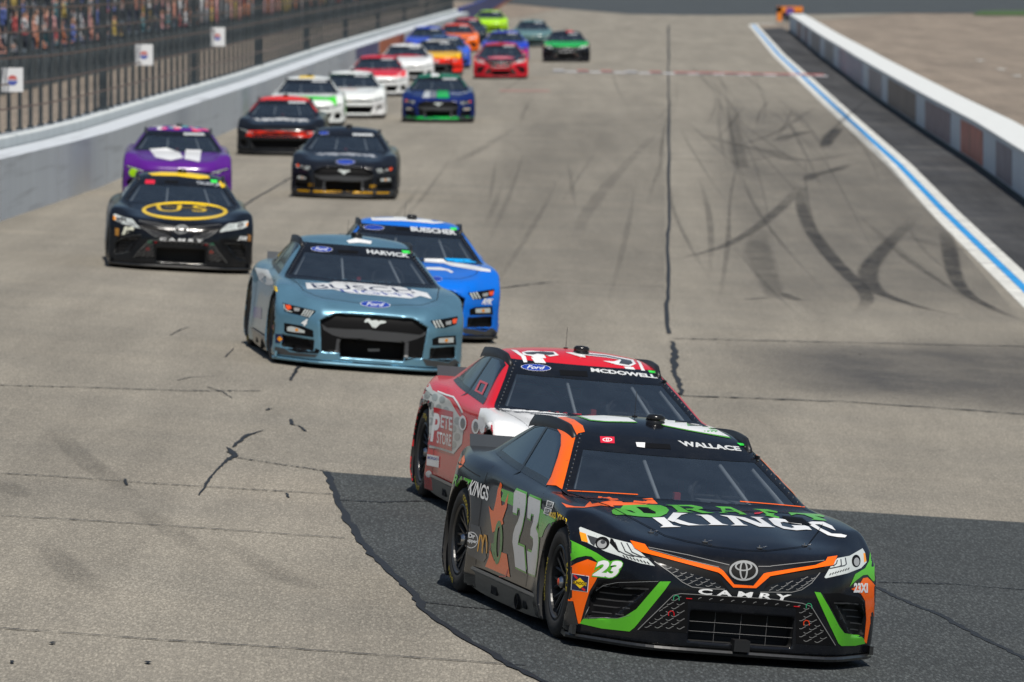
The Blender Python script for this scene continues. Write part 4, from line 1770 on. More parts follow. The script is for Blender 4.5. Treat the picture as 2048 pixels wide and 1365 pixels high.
def border(P, part_='windshield_border', band=True):
    """black windshield surround with the name band across the top"""
    def outl(ins, zb, zt):
        R = [(ws_half(z) - ins, z) for z in np.linspace(zb, zt, 9)]
        bot = [(x, zb - .012 * (1 - (x / .8) ** 2)) for x in np.linspace(-.72, .72, 13)]
        return [(-x, z) for x, z in R][::-1] + bot + R
    o = outl(-.012, .856, 1.205)
    i = outl(.055, .886, 1.108)
    P.poly(part_, M_PRINTBLACK, [o, i], 0, 'front', .03)
    for sd in ('left', 'right'):
        c = np.mean(SIDEWIN, 0)
        outp = [(c[0] + (y - c[0]) * 1.03, c[1] + (z - c[1]) * 1.09) for y, z in SIDEWIN]
        inn = [(c[0] + (y - c[0]) * .965, c[1] + (z - c[1]) * .86) for y, z in SIDEWIN]
        P.poly('side_window_border1' if sd == 'left' else 'side_window_border2', M_PRINTBLACK, [outp, inn], 0, sd, .03)
    P.poly('side_window_border1', M_PRINTBLACK, stroke([(.42, .88), (.66, 1.2)], .045), 1, 'left', .03)


def seams(P, hood=True):
    """shut lines between the body panels"""
    if hood:
        h = [(-.80, -.92), (-.70, -1.70), (-.50, -1.98), (-.2, -2.08), (0, -2.10), (.2, -2.08), (.50, -1.98), (.70, -1.70), (.80, -.92)]
        P.poly('hood_seam', C_SEAM, stroke(h, .009), 0, 'top', .05)
    for sd, n in (('left', '1'), ('right', '2')):
        P.poly('door_seam' + n, C_SEAM, stroke([(-.62, .24), (-.66, .55), (-.60, .84)], .007), 0, sd, .05)
        P.poly('door_seam' + str(int(n) + 2), C_SEAM, stroke([(.80, .24), (.86, .60), (.95, .88)], .007), 0, sd, .05)
        P.poly('door_seam' + str(int(n) + 4), C_SEAM, stroke([(1.05, .80), (1.6, .83), (2.3, .80)], .006), 0, sd, .05)


C_SEAM = plain('seam_black', (.006, .006, .007), .7)


def fcast_y(P, x, z):
    h = P.bvh.ray_cast(Vector((x, -6, z)), Vector((0, 1, 0)))[0]
    return h.y if h else -2.2

# ------------------------------------------------------------------ colours of the prints
C_GREEN = paint(86, 176, 42)
C_ORANGE = paint(250, 104, 10)
C_WHITE = M_WHITE
C_GREY = paint(150, 152, 152)
C_DGREY = paint(62, 64, 66)
C_BLK = M_PRINTBLACK
C_MATT = plain('matt_black', (.004, .004, .0045), .6, spec=.15)
C_SILV = M_SILVER
C_AMBER = paint(238, 150, 30)
C_RED = paint(205, 28, 38)
C_YEL = paint(246, 205, 20)
C_NAVY = paint(22, 32, 70)
C_LAMP = paint(196, 202, 200)
C_FLUO = paint(60, 232, 80)
C_BLUE = paint(30, 62, 160)

ZA = zm(1090, 1030, 5.25)
ZB = zm(1270, 1060, 5.252)
ZC = zm(1520, 1060, 5.0556)
ZD = zm(1100, 960, 5.12)
ZE = zm(1400, 960, 5.389)
ZF = zm(880, 880, 6.824)
ZG = zm(1100, 810, 6.824)
ZH = zm(1330, 810, 6.203)
Z2 = zm(860, 800, 2.787)
Z3 = zm(1060, 800, 2.844)


def waves(P, part_, mat, pl, dy, wl, amp, w, layer, slope=0.0):
    """rows of short wavy wires clipped to a polygon (pixels)"""
    xs = [p[0] for p in pl]
    ys = [p[1] for p in pl]
    row = 0
    y = min(ys) - 10
    while y < max(ys) + 10:
        cur = []
        x = min(xs)
        while x < max(xs):
            q = (x, y + slope * (x - min(xs)) + amp * math.sin(2 * math.pi * x / wl + row * math.pi))
            ins = float(sdpoly(np.array(q[0]), np.array(q[1]), pl)) < -1.0
            if ins and (x / wl + row * .5) % 1.0 < .8:
                cur.append(q)
            else:
                if len(cur) > 3:
                    P.poly(part_, mat, stroke(cur, w), layer)
                cur = []
            x += wl / 10
        if len(cur) > 3:
            P.poly(part_, mat, stroke(cur, w), layer)
        y += dy
        row += 1


def camry_face(P):
    # ---- headlights
    hl = ZA((358, 140), (375, 130), (520, 185), (680, 245), (900, 300), (1085, 470), (1155, 540), (1000, 510), (860, 462), (640, 388), (520, 335), (440, 292), (385, 278))
    P.poly('headlight1', C_LAMP, hl, 0)
    P.poly('headlight1', C_AMBER, ZA((362, 180), (432, 202), (455, 295), (385, 276)), 1)
    P.poly('headlight1', C_DGREY, ZA((445, 215), (560, 250), (530, 300), (520, 335), (480, 300)), 1)
    P.poly('headlight1', C_MATT, [(1090 + a / 5.25, 1030 + b / 5.25) for a, b in ell(605, 300, 74, 66)], 2)
    P.poly('headlight1', C_GREY, [(1090 + a / 5.25, 1030 + b / 5.25) for a, b in ell(600, 312, 50, 44)], 3)
    P.poly('headlight1', C_DGREY, [(1090 + a / 5.25, 1030 + b / 5.25) for a, b in ell(612, 292, 26, 20)], 4)
    P.poly('headlight1', C_MATT, ZA((690, 250), (715, 258), (790, 400), (770, 392), (680, 300)), 1)
    for a, b in (((735, 290), (850, 420)), ((800, 292), (930, 430)), ((860, 300), (1010, 440))):
        P.poly('headlight1', C_DGREY, stroke(ZA(a, ((a[0] + b[0]) / 2 - 20, (a[1] + b[1]) / 2 + 25), b, (b[0] + 90, b[1] + 22)), 2.2), 1)
    for k in range(8):
        x0 = 820 + k * 36
        P.poly('headlight1', C_MATT, stroke(ZA((x0, 425 + k * 10), (x0 + 26, 452 + k * 10)), 1.7), 2)
    hr = ZC((650, 482), (720, 360), (780, 290), (905, 265), (1035, 190), (1058, 230), (1075, 330), (1020, 388), (880, 442), (665, 492))
    P.poly('headlight2', C_LAMP, hr, 0)
    P.poly('headlight2', C_AMBER, ZC((1042, 240), (1060, 238), (1072, 318), (1050, 335)), 1)
    P.poly('headlight2', C_MATT, [(1520 + a / 5.0556, 1060 + b / 5.0556) for a, b in ell(968, 318, 44, 62)], 2)
    P.poly('headlight2', C_GREY, [(1520 + a / 5.0556, 1060 + b / 5.0556) for a, b in ell(972, 328, 28, 42)], 3)
    for a, b in (((860, 285), (870, 350)), ((815, 300), (820, 360)), ((780, 310), (770, 345))):
        P.poly('headlight2', C_DGREY, stroke(ZC((b[0] - 120, b[1] + 35), (b[0] - 20, b[1] + 15), b, a), 2.2), 1)
    for k in range(8):
        P.poly('headlight2', C_MATT, stroke(ZC((700 + k * 26, 462 - k * 8), (716 + k * 26, 442 - k * 8)), 1.6), 2)
    # ---- upper grille, wire mesh and name
    P.poly('upper_grille', C_BLK, [(1291, 1091), (1364, 1103), (1436, 1114), (1487, 1119), (1540, 1122), (1600, 1123), (1650, 1121), (1654, 1126), (1632, 1135), (1540, 1151), (1511, 1175), (1466, 1173), (1442, 1147), (1360, 1123), (1299, 1104)], 0)
    P.poly('upper_grille', C_SILV, stroke(ZB((140, 186), (560, 268), (990, 372)), 1.1), 1)
    P.poly('upper_grille', C_SILV, stroke(ZB((150, 205), (560, 320), (880, 395)), .9), 1)
    P.poly('upper_grille', C_SILV, stroke(ZB((1295, 387), (1418, 387)) + ZC((120, 368), (650, 312)), 1.1), 1)
    P.poly('upper_grille', C_MATT, ZB((150, 262), (870, 455), (930, 560), (1000, 650), (940, 612), (800, 522), (205, 335)), 0)
    P.poly('upper_grille', C_MATT, ZC((40, 600), (100, 480), (570, 400), (700, 385), (660, 430), (600, 440), (430, 472), (100, 560)), 0)
    ml = ZB((205, 335), (800, 520), (940, 610), (1010, 655), (760, 618), (600, 600), (500, 550), (380, 450))
    mr = ZC((10, 622), (100, 560), (430, 472), (600, 438), (520, 540), (420, 605), (320, 630))
    for nm, q in (('grille_mesh1', ml), ('grille_mesh2', mr)):
        P.poly(nm, C_DGREY if 0 else C_BLK, q, 0)
        waves(P, nm, C_SILV, q, 6.4, 20, 2.0, 1.15, 1, .12 if nm[-1] == '1' else -.06)
    P.poly('grille_mesh1', C_SILV, stroke(ZB((205, 335), (380, 455), (500, 552), (600, 602), (760, 620), (940, 625)), 1.5), 2)
    P.poly('grille_mesh2', C_SILV, stroke(ZC((0, 630), (320, 632), (420, 607), (520, 540), (605, 436)), 1.3), 2)
    low = [(1275.7, 1260), (1346, 1191), (1361, 1187.5), (1540, 1198), (1605, 1207), (1623, 1214), (1670, 1292), (1590, 1287), (1480, 1275), (1380, 1266)]
    hole = [(1376, 1201), (1592, 1216), (1592, 1287), (1374, 1266)]
    P.poly('lower_grille', C_MATT, [low, hole], 0)
    for q, sl in (([(1281, 1258), (1346, 1194), (1372, 1190), (1370, 1262)], .05), ([(1596, 1209), (1621, 1216), (1664, 1289), (1596, 1284)], .1), ([(1361, 1189), (1604, 1208), (1604, 1216), (1378, 1199)], .078)):
        waves(P, 'lower_grille', C_SILV, q, 8.0, 22, 2.6, 1.1, 1, sl)
    P.poly('lower_grille', C_SILV, stroke([(1276, 1260), (1346, 1191), (1361, 1187.5), (1540, 1198), (1605, 1207), (1623, 1214), (1670, 1291)], 1.3), 2)
    for nm, c, m in (('tow_hook1', (1352, 1196), plain('hook_green', (.03, .35, .16), .5)), ('tow_hook2', (1342, 1227), C_RED), ('tow_hook3', (1617, 1212), plain('hook_green', (.03, .35, .16), .5)), ('tow_hook4', (1612, 1246), paint(230, 70, 30))):
        P.poly(nm, m, stroke([(c[0] - 5, c[1] + 5), (c[0] - 5, c[1] - 2), (c[0] - 1, c[1] - 5), (c[0] + 4, c[1] - 4), (c[0] + 6, c[1]), (c[0] + 6, c[1] + 5)], 1.5), 3)
    for c in ((1378, 1197), (1593, 1213)):
        P.poly('clip%d' % c[0], C_RED, stroke([(c[0] - 6, c[1]), (c[0] + 6, c[1] + .8)], 1.6), 3)
    v, f, _ = text_mesh('CAMRY', .03, 0, 1.55)
    P.text('nameplate', C_WHITE, 'CAMRY', [(1397, 1177.5), (1583, 1190), (1577, 1202), (1396, 1188.5)], 2, bold=.035, space=1.55)
    # ---- emblem
    ex, ey = 1486.8, 1142.4
    P.poly('emblem', C_MATT, ell(ex, ey, 31, 22.5), 3)
    P.poly('emblem', C_GREY, [ell(ex, ey, 28.8, 20), ell(ex, ey, 24.8, 16.6)], 4)
    P.poly('emblem', C_GREY, [ell(ex, ey - 8.2, 17.5, 9.2), ell(ex, ey - 8.2, 14.2, 6.6)], 4)
    P.poly('emblem', C_GREY, [ell(ex, ey, 8.2, 18.6), ell(ex, ey, 5.0, 15.6)], 5)
    # ---- side vents: dark panel with slats
    vl = ZA((560, 682), (700, 674), (1195, 690), (1205, 705), (1010, 925), (900, 1050), (760, 1084), (410, 1086), (432, 1040), (510, 800))
    vr = ZC((640, 645), (800, 640), (990, 680), (1050, 730), (1062, 850), (1045, 1075), (870, 1050), (800, 940), (700, 740))
    P.poly('side_vent1', C_MATT, vl, 0)
    P.poly('side_vent2', C_MATT, vr, 0)
    m_sl = plain('vent_slat', (.05, .05, .052), .35)
    for k in range(5):
        y = 765 + k * 68
        P.poly('side_vent1', m_sl, stroke(ZA((600 - k * 30, y - 22), (800 - k * 20, y + 4), (1090 - k * 65, y + 16)), 2.6), 1)
        y = 740 + k * 66
        P.poly('side_vent2', m_sl, stroke(ZC((745 + k * 30, y), (880 + k * 14, y + 2), (1035 - k * 2, y + 16)), 2.4), 1)
    P.poly('side_vent1', C_GREY, stroke(ZA((1190, 700), (760, 712), (620, 740), (540, 790), (505, 850), (415, 1084), (770, 1086), (900, 1052)), .6), 2)


def lead_livery(P):
    # front corners
    P.poly('fender_stripe1', C_GREEN, ZA((30, 0), (100, 25), (180, 110), (265, 265), (390, 325), (540, 400), (660, 478), (600, 482), (560, 500), (490, 440), (430, 432), (340, 450), (270, 487), (203, 484), (190, 380), (160, 250), (115, 150), (70, 112)), 0)
    P.poly('arch_stripe', C_GREEN, ZF((1370, 935), (1410, 960), (1450, 1040), (1520, 1035), (1590, 1065), (1640, 1130), (1560, 1120), (1480, 1150), (1430, 1230), (1395, 1330), (1340, 1330), (1352, 1150)), 0)
    P.poly('bumper_stripe1', C_ORANGE, ZA((203, 548), (270, 545), (330, 510), (450, 468), (540, 500), (580, 545), (560, 640), (530, 700), (470, 800), (420, 960), (372, 1142), (350, 1142), (300, 908), (205, 902)), 0)
    P.poly('bumper_corner1', M_CARBON, ZA((203, 905), (290, 906), (350, 1158), (205, 1160)), 1)
    P.poly('bumper_stripe2', C_ORANGE, ZC((1040, 490), (1085, 483), (1125, 520), (1180, 585), (1190, 700), (1175, 945), (1110, 952), (1075, 1150), (1050, 1130), (1072, 900), (1060, 720), (1020, 650), (920, 600), (1000, 560)), 0)
    P.poly('fender_stripe2', C_GREEN, ZC((1115, 185), (1150, 270), (1180, 400), (1190, 515), (1140, 520), (1085, 455), (1040, 460), (960, 520), (905, 575), (960, 450), (1060, 390), (1100, 320)), 0)
    P.poly('vent_blade1', C_GREEN, [(1320, 1163.5), (1341.5, 1163.5), (1330, 1180), (1270, 1255), (1259.5, 1263.5), (1204, 1257.5), (1160, 1247.5), (1167, 1238), (1235, 1237.6), (1252, 1232), (1273, 1218.6)], 1)
    P.poly('vent_blade2', C_GREEN, ZC((550, 628), (610, 635), (690, 770), (800, 980), (850, 1045), (1000, 1070), (1045, 1100), (1060, 1150), (960, 1172), (820, 1175), (790, 1150), (700, 960)), 1)
    trim = [(1261, 1083), (1290, 1090.5), (1298.6, 1102), (1355.7, 1118), (1439.5, 1138), (1447, 1143.8), (1468, 1169.5), (1506, 1172.3), (1527, 1148.5), (1532, 1147), (1630.8, 1132), (1650.5, 1124), (1654.5, 1116.4), (1674, 1113.4),
            (1665.4, 1132), (1632.7, 1137.5), (1539.8, 1153.5), (1511.8, 1177), (1466, 1175.6), (1442, 1150), (1435.6, 1146), (1283, 1105.7), (1270, 1098)]
    P.poly('grille_trim', C_ORANGE, trim, 6)
    # stickers on the bumper
    P.poly('fuel_sticker', C_WHITE, ZA((286, 616), (466, 645), (452, 814), (276, 789)), 1)
    P.poly('fuel_sticker', C_NAVY, ZA((291, 622), (461, 650), (447, 808), (282, 784)), 2)
    P.poly('fuel_sticker', C_YEL, ZA((372, 662), (436, 725), (372, 774), (306, 712)), 3)
    P.poly('fuel_sticker', C_YEL, ZA((300, 690), (440, 712), (436, 748), (296, 724)), 3)
    P.text('fuel_sticker', C_BLK, 'SUNOCO', ZA((302, 690), (438, 712), (434, 744), (298, 723)), 4, bold=.03)
    for q in (((310, 632), (345, 670)), ((392, 770), (425, 795))):
        P.poly('fuel_sticker', C_RED, stroke(ZA(*q), 4), 3)
    for b, m, l in ((.13, C_GREEN, 1), (.05, C_WHITE, 2)):
        e = 10 if b > .1 else 0
        P.text('bumper_number', m, '23', ZA((566 - e, 478 - e), (845 + e, 490 - e), (735 + e, 668 + e), (500 - e, 642 + e)), l, bold=b, shear=.0)
    P.text('team_print', C_WHITE, '23XI', ZC((945, 538), (1085, 540), (1085, 638), (940, 636)), 2, bold=.05)
    # hood
    L = 'hood_lettering'
    P.poly('hood_figure', C_ORANGE, ZD((118, 236), (190, 262), (250, 276), (355, 280), (385, 245), (410, 225), (430, 250), (560, 226), (625, 215), (560, 192), (490, 188), (495, 170), (610, 178), (690, 195), (700, 205), (750, 235), (850, 235), (860, 215), (960, 225), (930, 200), (1045, 190), (1105, 250), (1040, 248), (950, 262), (640, 266), (660, 280), (520, 266), (350, 288), (170, 285)), 0)
    P.poly(L, C_GREEN, [ZD((630, 320), (660, 295), (720, 300), (750, 265), (960, 258), (1130, 265), (1190, 285), (1218, 315), (1195, 350), (1130, 380), (1040, 388), (900, 378), (760, 360), (680, 365), (640, 350)),
                        ZD((880, 282), (990, 286), (1085, 335), (1060, 352), (960, 345), (935, 320)), ZD((770, 310), (830, 318), (880, 345), (840, 340))], 1)
    for q in (ZD((1180, 260), (1300, 262), (1420, 330), (1475, 338), (1290, 335), (1310, 325), (1245, 270)),
              ZD((1300, 262), (1450, 262), (1555, 283), (1568, 299), (1490, 313), (1400, 312), (1385, 300), (1460, 300), (1478, 290), (1420, 275), (1330, 275)),
              ZD((1430, 310), (1510, 308), (1610, 334), (1690, 344), (1560, 346)),
              [ZE((160, 290), (330, 297), (470, 360), (505, 380), (410, 376), (430, 368), (380, 348), (270, 348), (260, 356), (312, 364), (200, 360), (240, 350), (220, 310)), ZE((268, 313), (322, 316), (368, 338), (275, 338))],
              ZE((560, 318), (720, 322), (835, 345), (832, 362), (745, 346), (702, 343), (740, 361), (802, 370), (795, 384), (765, 380), (855, 405), (850, 420), (695, 386), (720, 378), (640, 330)),
              ZE((950, 355), (1290, 375), (1345, 395), (1330, 407), (1232, 390), (1340, 430), (1368, 447), (1200, 432), (1230, 421), (1122, 380), (1040, 372), (985, 388))):
        P.poly(L, C_GREEN, q, 1)
    P.poly(L, C_RED, ZE((580, 362), (690, 350), (640, 372), (590, 375)), 2)
    for q in (ZD((1048, 392), (1170, 388), (1262, 470), (1342, 486), (1128, 491), (1160, 472)), ZD((1200, 412), (1262, 340), (1412, 346), (1345, 363), (1262, 436)), ZD((1250, 424), (1305, 408), (1420, 446), (1530, 466), (1640, 467), (1420, 472), (1330, 455)),
              ZD((1490, 362), (1610, 362), (1650, 372), (1765, 455), (1832, 468), (1615, 467), (1650, 456), (1545, 372)),
              ZE((210, 385), (330, 390), (385, 410), (470, 486), (518, 498), (328, 496), (380, 485), (295, 405)), ZE((320, 388), (480, 410), (640, 470), (765, 500), (812, 516), (640, 510), (400, 415)), ZE((540, 402), (692, 408), (645, 417), (745, 482), (775, 502), (690, 492), (592, 420)),
              ZE((735, 425), (800, 414), (980, 442), (1080, 464), (1102, 488), (1060, 482), (900, 458), (865, 465), (885, 502), (990, 526), (1018, 516), (985, 494), (1130, 497), (1172, 510), (1207, 546), (1150, 541), (1040, 549), (900, 532), (800, 490)),
              ZE((1150, 467), (1210, 454), (1330, 457), (1422, 500), (1462, 550), (1385, 520), (1290, 484), (1238, 484), (1312, 532), (1420, 584), (1520, 588), (1582, 604), (1562, 626), (1480, 621), (1380, 602), (1280, 547), (1200, 502))):
        P.poly(L, C_WHITE, q, 1)
    for z_, x0, y0, n in ((ZD, 900, 288, 5), (ZE, 880, 400, 6)):
        for k in range(n):
            P.poly('hood_louvre%d' % (1 if z_ is ZD else 2), C_MATT, stroke(z_((x0 + k * 14, y0 + k * 12), (x0 + k * 18 + (110 if z_ is ZD else 230), y0 + k * 13 + (8 if z_ is ZD else 22))), 1.8), 3)
    P.poly('hood_seam', C_MATT, stroke(ZD((150, 122), (600, 270), (1180, 575), (1400, 632), (1700, 692)) + ZE((250, 735), (480, 762), (700, 769), (1000, 736), (1150, 719), (1280, 552), (1320, 485)), 1.3), 2)
    P.poly('cowl_trim1', C_ORANGE, stroke(ZD((180, 116), (460, 130), (900, 156)), 1.6) , 2)
    P.poly('cowl_trim2', C_ORANGE, stroke(ZE((430, 238), (800, 268), (1170, 303)), 1.6), 2)
    # roof, pillars and name band
    P.poly('pillar_stripe1', C_ORANGE, Z3((120, 98), (200, 100), (250, 115), (300, 150), (312, 185), (275, 193), (258, 215), (205, 430), (183, 512), (150, 490), (95, 486), (122, 440), (160, 330), (178, 260), (178, 200), (150, 158), (103, 145)), 2)
    P.poly('pillar_stripe2', C_ORANGE, ZH((1000, 415), (1100, 480), (1250, 600), (1835, 1262), (1805, 1290), (1772, 1268), (1240, 645), (1140, 590), (1040, 520), (990, 470)), 2)
    P.poly('pillar_stripe2', C_ORANGE, [(.822, .866), (.868, .866), (.76, 1.03), (.64, 1.19), (.578, 1.20), (.70, 1.03)], 3, 'front')
    for k in range(3):
        P.poly('pillar_stripe2', C_WHITE, stroke(ZH((1010 + k * 55, 490 + k * 45), (1130 + k * 40, 530 + k * 25)), 3.0), 3)
    P.text('pillar_stripe1', C_WHITE, 'Bw', ZG((30, 215), (165, 232), (130, 270), (25, 262)), 3, shear=.3)
    for q, m, l in (((1, 0), C_GREEN, 1), ((0, 0), C_WHITE, 2)):
        g = 4 if m is C_GREEN else 0
        P.poly('roof_number', m, Z3((280 - 4 * g, 94), (420, 92), (560, 104), (604 + 2 * g, 128 + g), (430, 124 + g), (345 - g, 116 + g)), l)
        P.poly('roof_number', m, Z3((690, 112), (830, 116), (960, 132), (1040, 160), (1136 + 2 * g, 214 + 2 * g), (1000, 192 + g), (880, 170 + g), (760, 146 + g)), l)
    P.poly('maker_badge', paint(214, 34, 58), ZG((682, 437), (878, 443), (882, 533), (690, 525)), 2)
    P.poly('maker_badge', C_WHITE, [ZG(*ell(782, 485, 66, 26)), ZG(*ell(782, 485, 52, 18))], 3)
    P.poly('maker_badge', C_WHITE, [ZG(*ell(782, 485, 18, 24)), ZG(*ell(782, 485, 8, 17))], 3)
    P.text('driver_name', paint(205, 208, 208), 'WALLACE', ZH((155, 449), (915, 524), (950, 582), (215, 517)), 2, bold=.045)
    P.poly('roof_hatch', C_MATT, ZG((1290, 528), (1632, 546), (1652, 612), (1285, 592)), 2)
    P.poly('roof_hatch', C_WHITE, ZG((1170, 520), (1297, 523), (1292, 594), (1186, 580)), 3)
    P.poly('green_tab', C_FLUO, ZH((888, 480), (1000, 487), (1022, 516), (930, 512)), 3)
    # side
    two = [(1029, 985.5), (1033, 981), (1053.5, 989.6), (1052.4, 1010), (1050, 1030), (1046.5, 1048), (1043.5, 1060), (1039.5, 1072), (1036.5, 1090), (1049, 1095.5), (1053, 1144.5), (1031.5, 1134), (1029.5, 1110), (1026, 1085), (1027, 1070), (1031, 1055), (1037, 1043), (1041, 1030), (1041.5, 1018), (1036, 1016), (1034.5, 1028), (1026.5, 1025)]
    three = [(1057.5, 996.5), (1059, 993), (1082, 1002.5), (1080.5, 1025), (1077, 1045), (1072.5, 1057), (1077, 1068), (1078, 1085), (1075, 1120), (1071, 1152), (1057.5, 1146.5), (1055, 1102), (1064, 1106), (1067.5, 1090), (1067, 1077), (1061.5, 1071), (1062.5, 1058), (1067, 1045), (1069, 1030), (1063.5, 1027.5), (1061.5, 1039), (1055.5, 1036)]
    for q in (two, three):
        P.poly('door_number', C_GREEN, [(x + 1.6, y - 4.2) for x, y in q], 1)
        P.poly('door_number', C_GREEN, [(x + .4, y + 3.6) for x, y in q], 1)
        P.poly('door_number', paint(214, 216, 216), q, 2)
    P.poly('door_figure', C_GREEN, Z2((372, 476), (387, 490), (470, 520), (465, 592), (428, 575), (395, 560), (410, 520)), 0)
    P.poly('door_figure', C_ORANGE, Z2((395, 460), (404, 475), (396, 520), (401, 590), (418, 585), (425, 560), (440, 520), (430, 600), (406, 670), (412, 690), (360, 735), (350, 740), (330, 590), (342, 612), (356, 620), (370, 560), (380, 500)), 1)
    P.poly('door_figure', C_ORANGE, Z2((345, 770), (335, 830), (360, 900), (400, 850), (430, 860), (448, 990), (310, 930), (330, 880)), 1)
    P.poly('door_figure', paint(52, 128, 48), [Z2(*ell(382, 795, 24, 122, 28, .05)), Z2(*ell(384, 792, 10, 88, 28, .05))], 2)
    P.poly('door_figure', paint(52, 128, 48), stroke(Z2((350, 800), (354, 850), (366, 890)), 5), 2)
    P.text('quarter_lettering', C_GREEN, 'DRAFT', Z2((108, 400), (236, 450), (216, 516), (98, 455)), 1, bold=.03, shear=.1)
    P.text('quarter_lettering', C_WHITE, 'KINGS', Z2((238, 446), (332, 484), (326, 566), (205, 522)), 1, bold=.02)
    P.poly('tail_flame', C_ORANGE, Z2((192, 308), (196, 342), (182, 370), (135, 402), (128, 410), (148, 372), (164, 345)), 0)
    P.poly('side_sticker', C_WHITE, [Z2(*ell(233, 782, 38, 46)), Z2(*ell(233, 782, 34, 41.5))], 2)
    P.text('side_sticker', C_WHITE, 'Dr', Z2((214, 742), (256, 750), (256, 776), (216, 768)), 2, bold=.05, shear=.1)
    P.text('side_sticker', C_WHITE, 'Pepper', Z2((198, 764), (266, 782), (266, 808), (200, 796)), 2, bold=.04, shear=.1)
    for dx in (0, 24):
        P.poly('arch_sticker', paint(225, 160, 20), stroke(Z2((268 + dx, 846), (276 + dx, 790), (284 + dx, 752), (290 + dx, 756), (296 + dx, 800), (294 + dx, 856)), [2, 2.4, 2.8, 2.8, 2.4, 2.2]), 2)
    P.text('tyre_maker_print', C_YEL, 'GOOD', Z2((668, 628), (706, 628), (702, 668), (664, 646)), 2, bold=.04)
    P.text('tyre_maker_print', C_YEL, 'YEAR', Z2((712, 626), (772, 672), (762, 706), (706, 670)), 2, bold=.04)
    for q in (((655, 560), (694, 574), (686, 606), (648, 594)), ((643, 598), (682, 610), (672, 648), (634, 634))):
        P.poly('series_sticker', C_WHITE, Z2(*q), 1)
        c = np.mean(q, 0)
        P.poly('series_sticker', C_BLK, Z2(*[(c[0] + (x - c[0]) * .7, c[1] + (y - c[1]) * .7) for x, y in q]), 2)
        P.text('series_sticker', C_WHITE, 'CUP', Z2(*[(c[0] + (x - c[0]) * .55, c[1] + (y - c[1]) * .4) for x, y in q]), 3, bold=.03)
    P.poly('door_panel', paint(52, 56, 62), Z2((188, 672), (280, 708), (318, 880), (300, 905), (262, 890), (190, 850)), 0)
    P.poly('sill_stripe', C_RED, stroke(Z2((438, 945), (425, 985), (388, 985)), 2.4), 3)


shared()
build_model('camry', .0135)
M23 = car_matrix(.87, 45.97, math.radians(12.85))
_P = Prints('camry', M23)
camry_face(_P)
border(_P)
seams(_P, False)
CARLIB['camry']['face'] = _P.meshes()
car23 = make_car('camry', M23, paint(17, 19, 24), 'black race car with green and orange stripes and a white number 23 on its door')
_P = Prints('camry', M23)
lead_livery(_P)
add_prints(car23, _P.meshes())


def hood_pins(t, P, pts):
    m = MB()
    m.lathe([(0, .020), (.006, .020), (.008, .0)], 'z', 10)
    m.tube([(0, 0, .0), (0, 0, .018)], .004, 6)
    m.tube([(.02, -.01, .01), (.035, -.02, .016), (.045, -.005, .014), (.03, .01, .01)], .003, 5)
    me = m.mesh('hood_pin', M_STEEL)
    for x, y in pts:
        h = P.bvh.ray_cast(Vector((x, y, 3)), Vector((0, 0, -1)))[0]
        part('hood_pin', me, t, None, h)


bpy.context.view_layer.update()
hood_pins(car23, _P, [(-.50, -1.83), (-.20, -2.02), (.14, -2.06), (.47, -1.90)])
_m = MB()
_m.box((-.055, -2.40, .085), (.045, -2.30, .155))
_m.build('bumper_sensor', M_BLACK, car23)
_m = MB()
for zz in (.185, .245):
    _m.tube([(-.33, -2.305, zz), (.33, -2.305, zz)], .0013, 5)
for xx in (-.165, 0, .165):
    _m.tube([(xx, -2.300, .125), (xx, -2.300, .31)], .0013, 5)
_m.build('radiator_guard', plain('guard_grey', (.16, .16, .16), .5), car23)

# ------------------------------------------------------------------ the other two car makes
ZM1 = zm(540, 560, 7.185)
ZM2 = zm(720, 560, 7.185)
Z7 = zm(470, 420, 3.7236)
Z5 = zm(810, 690, 4.403)
Z6 = zm(980, 690, 4.655)
Z8 = zm(860, 440, 5.46)
Z9 = zm(190, 230, 3.303)
Z10 = zm(450, 20, 2.731)


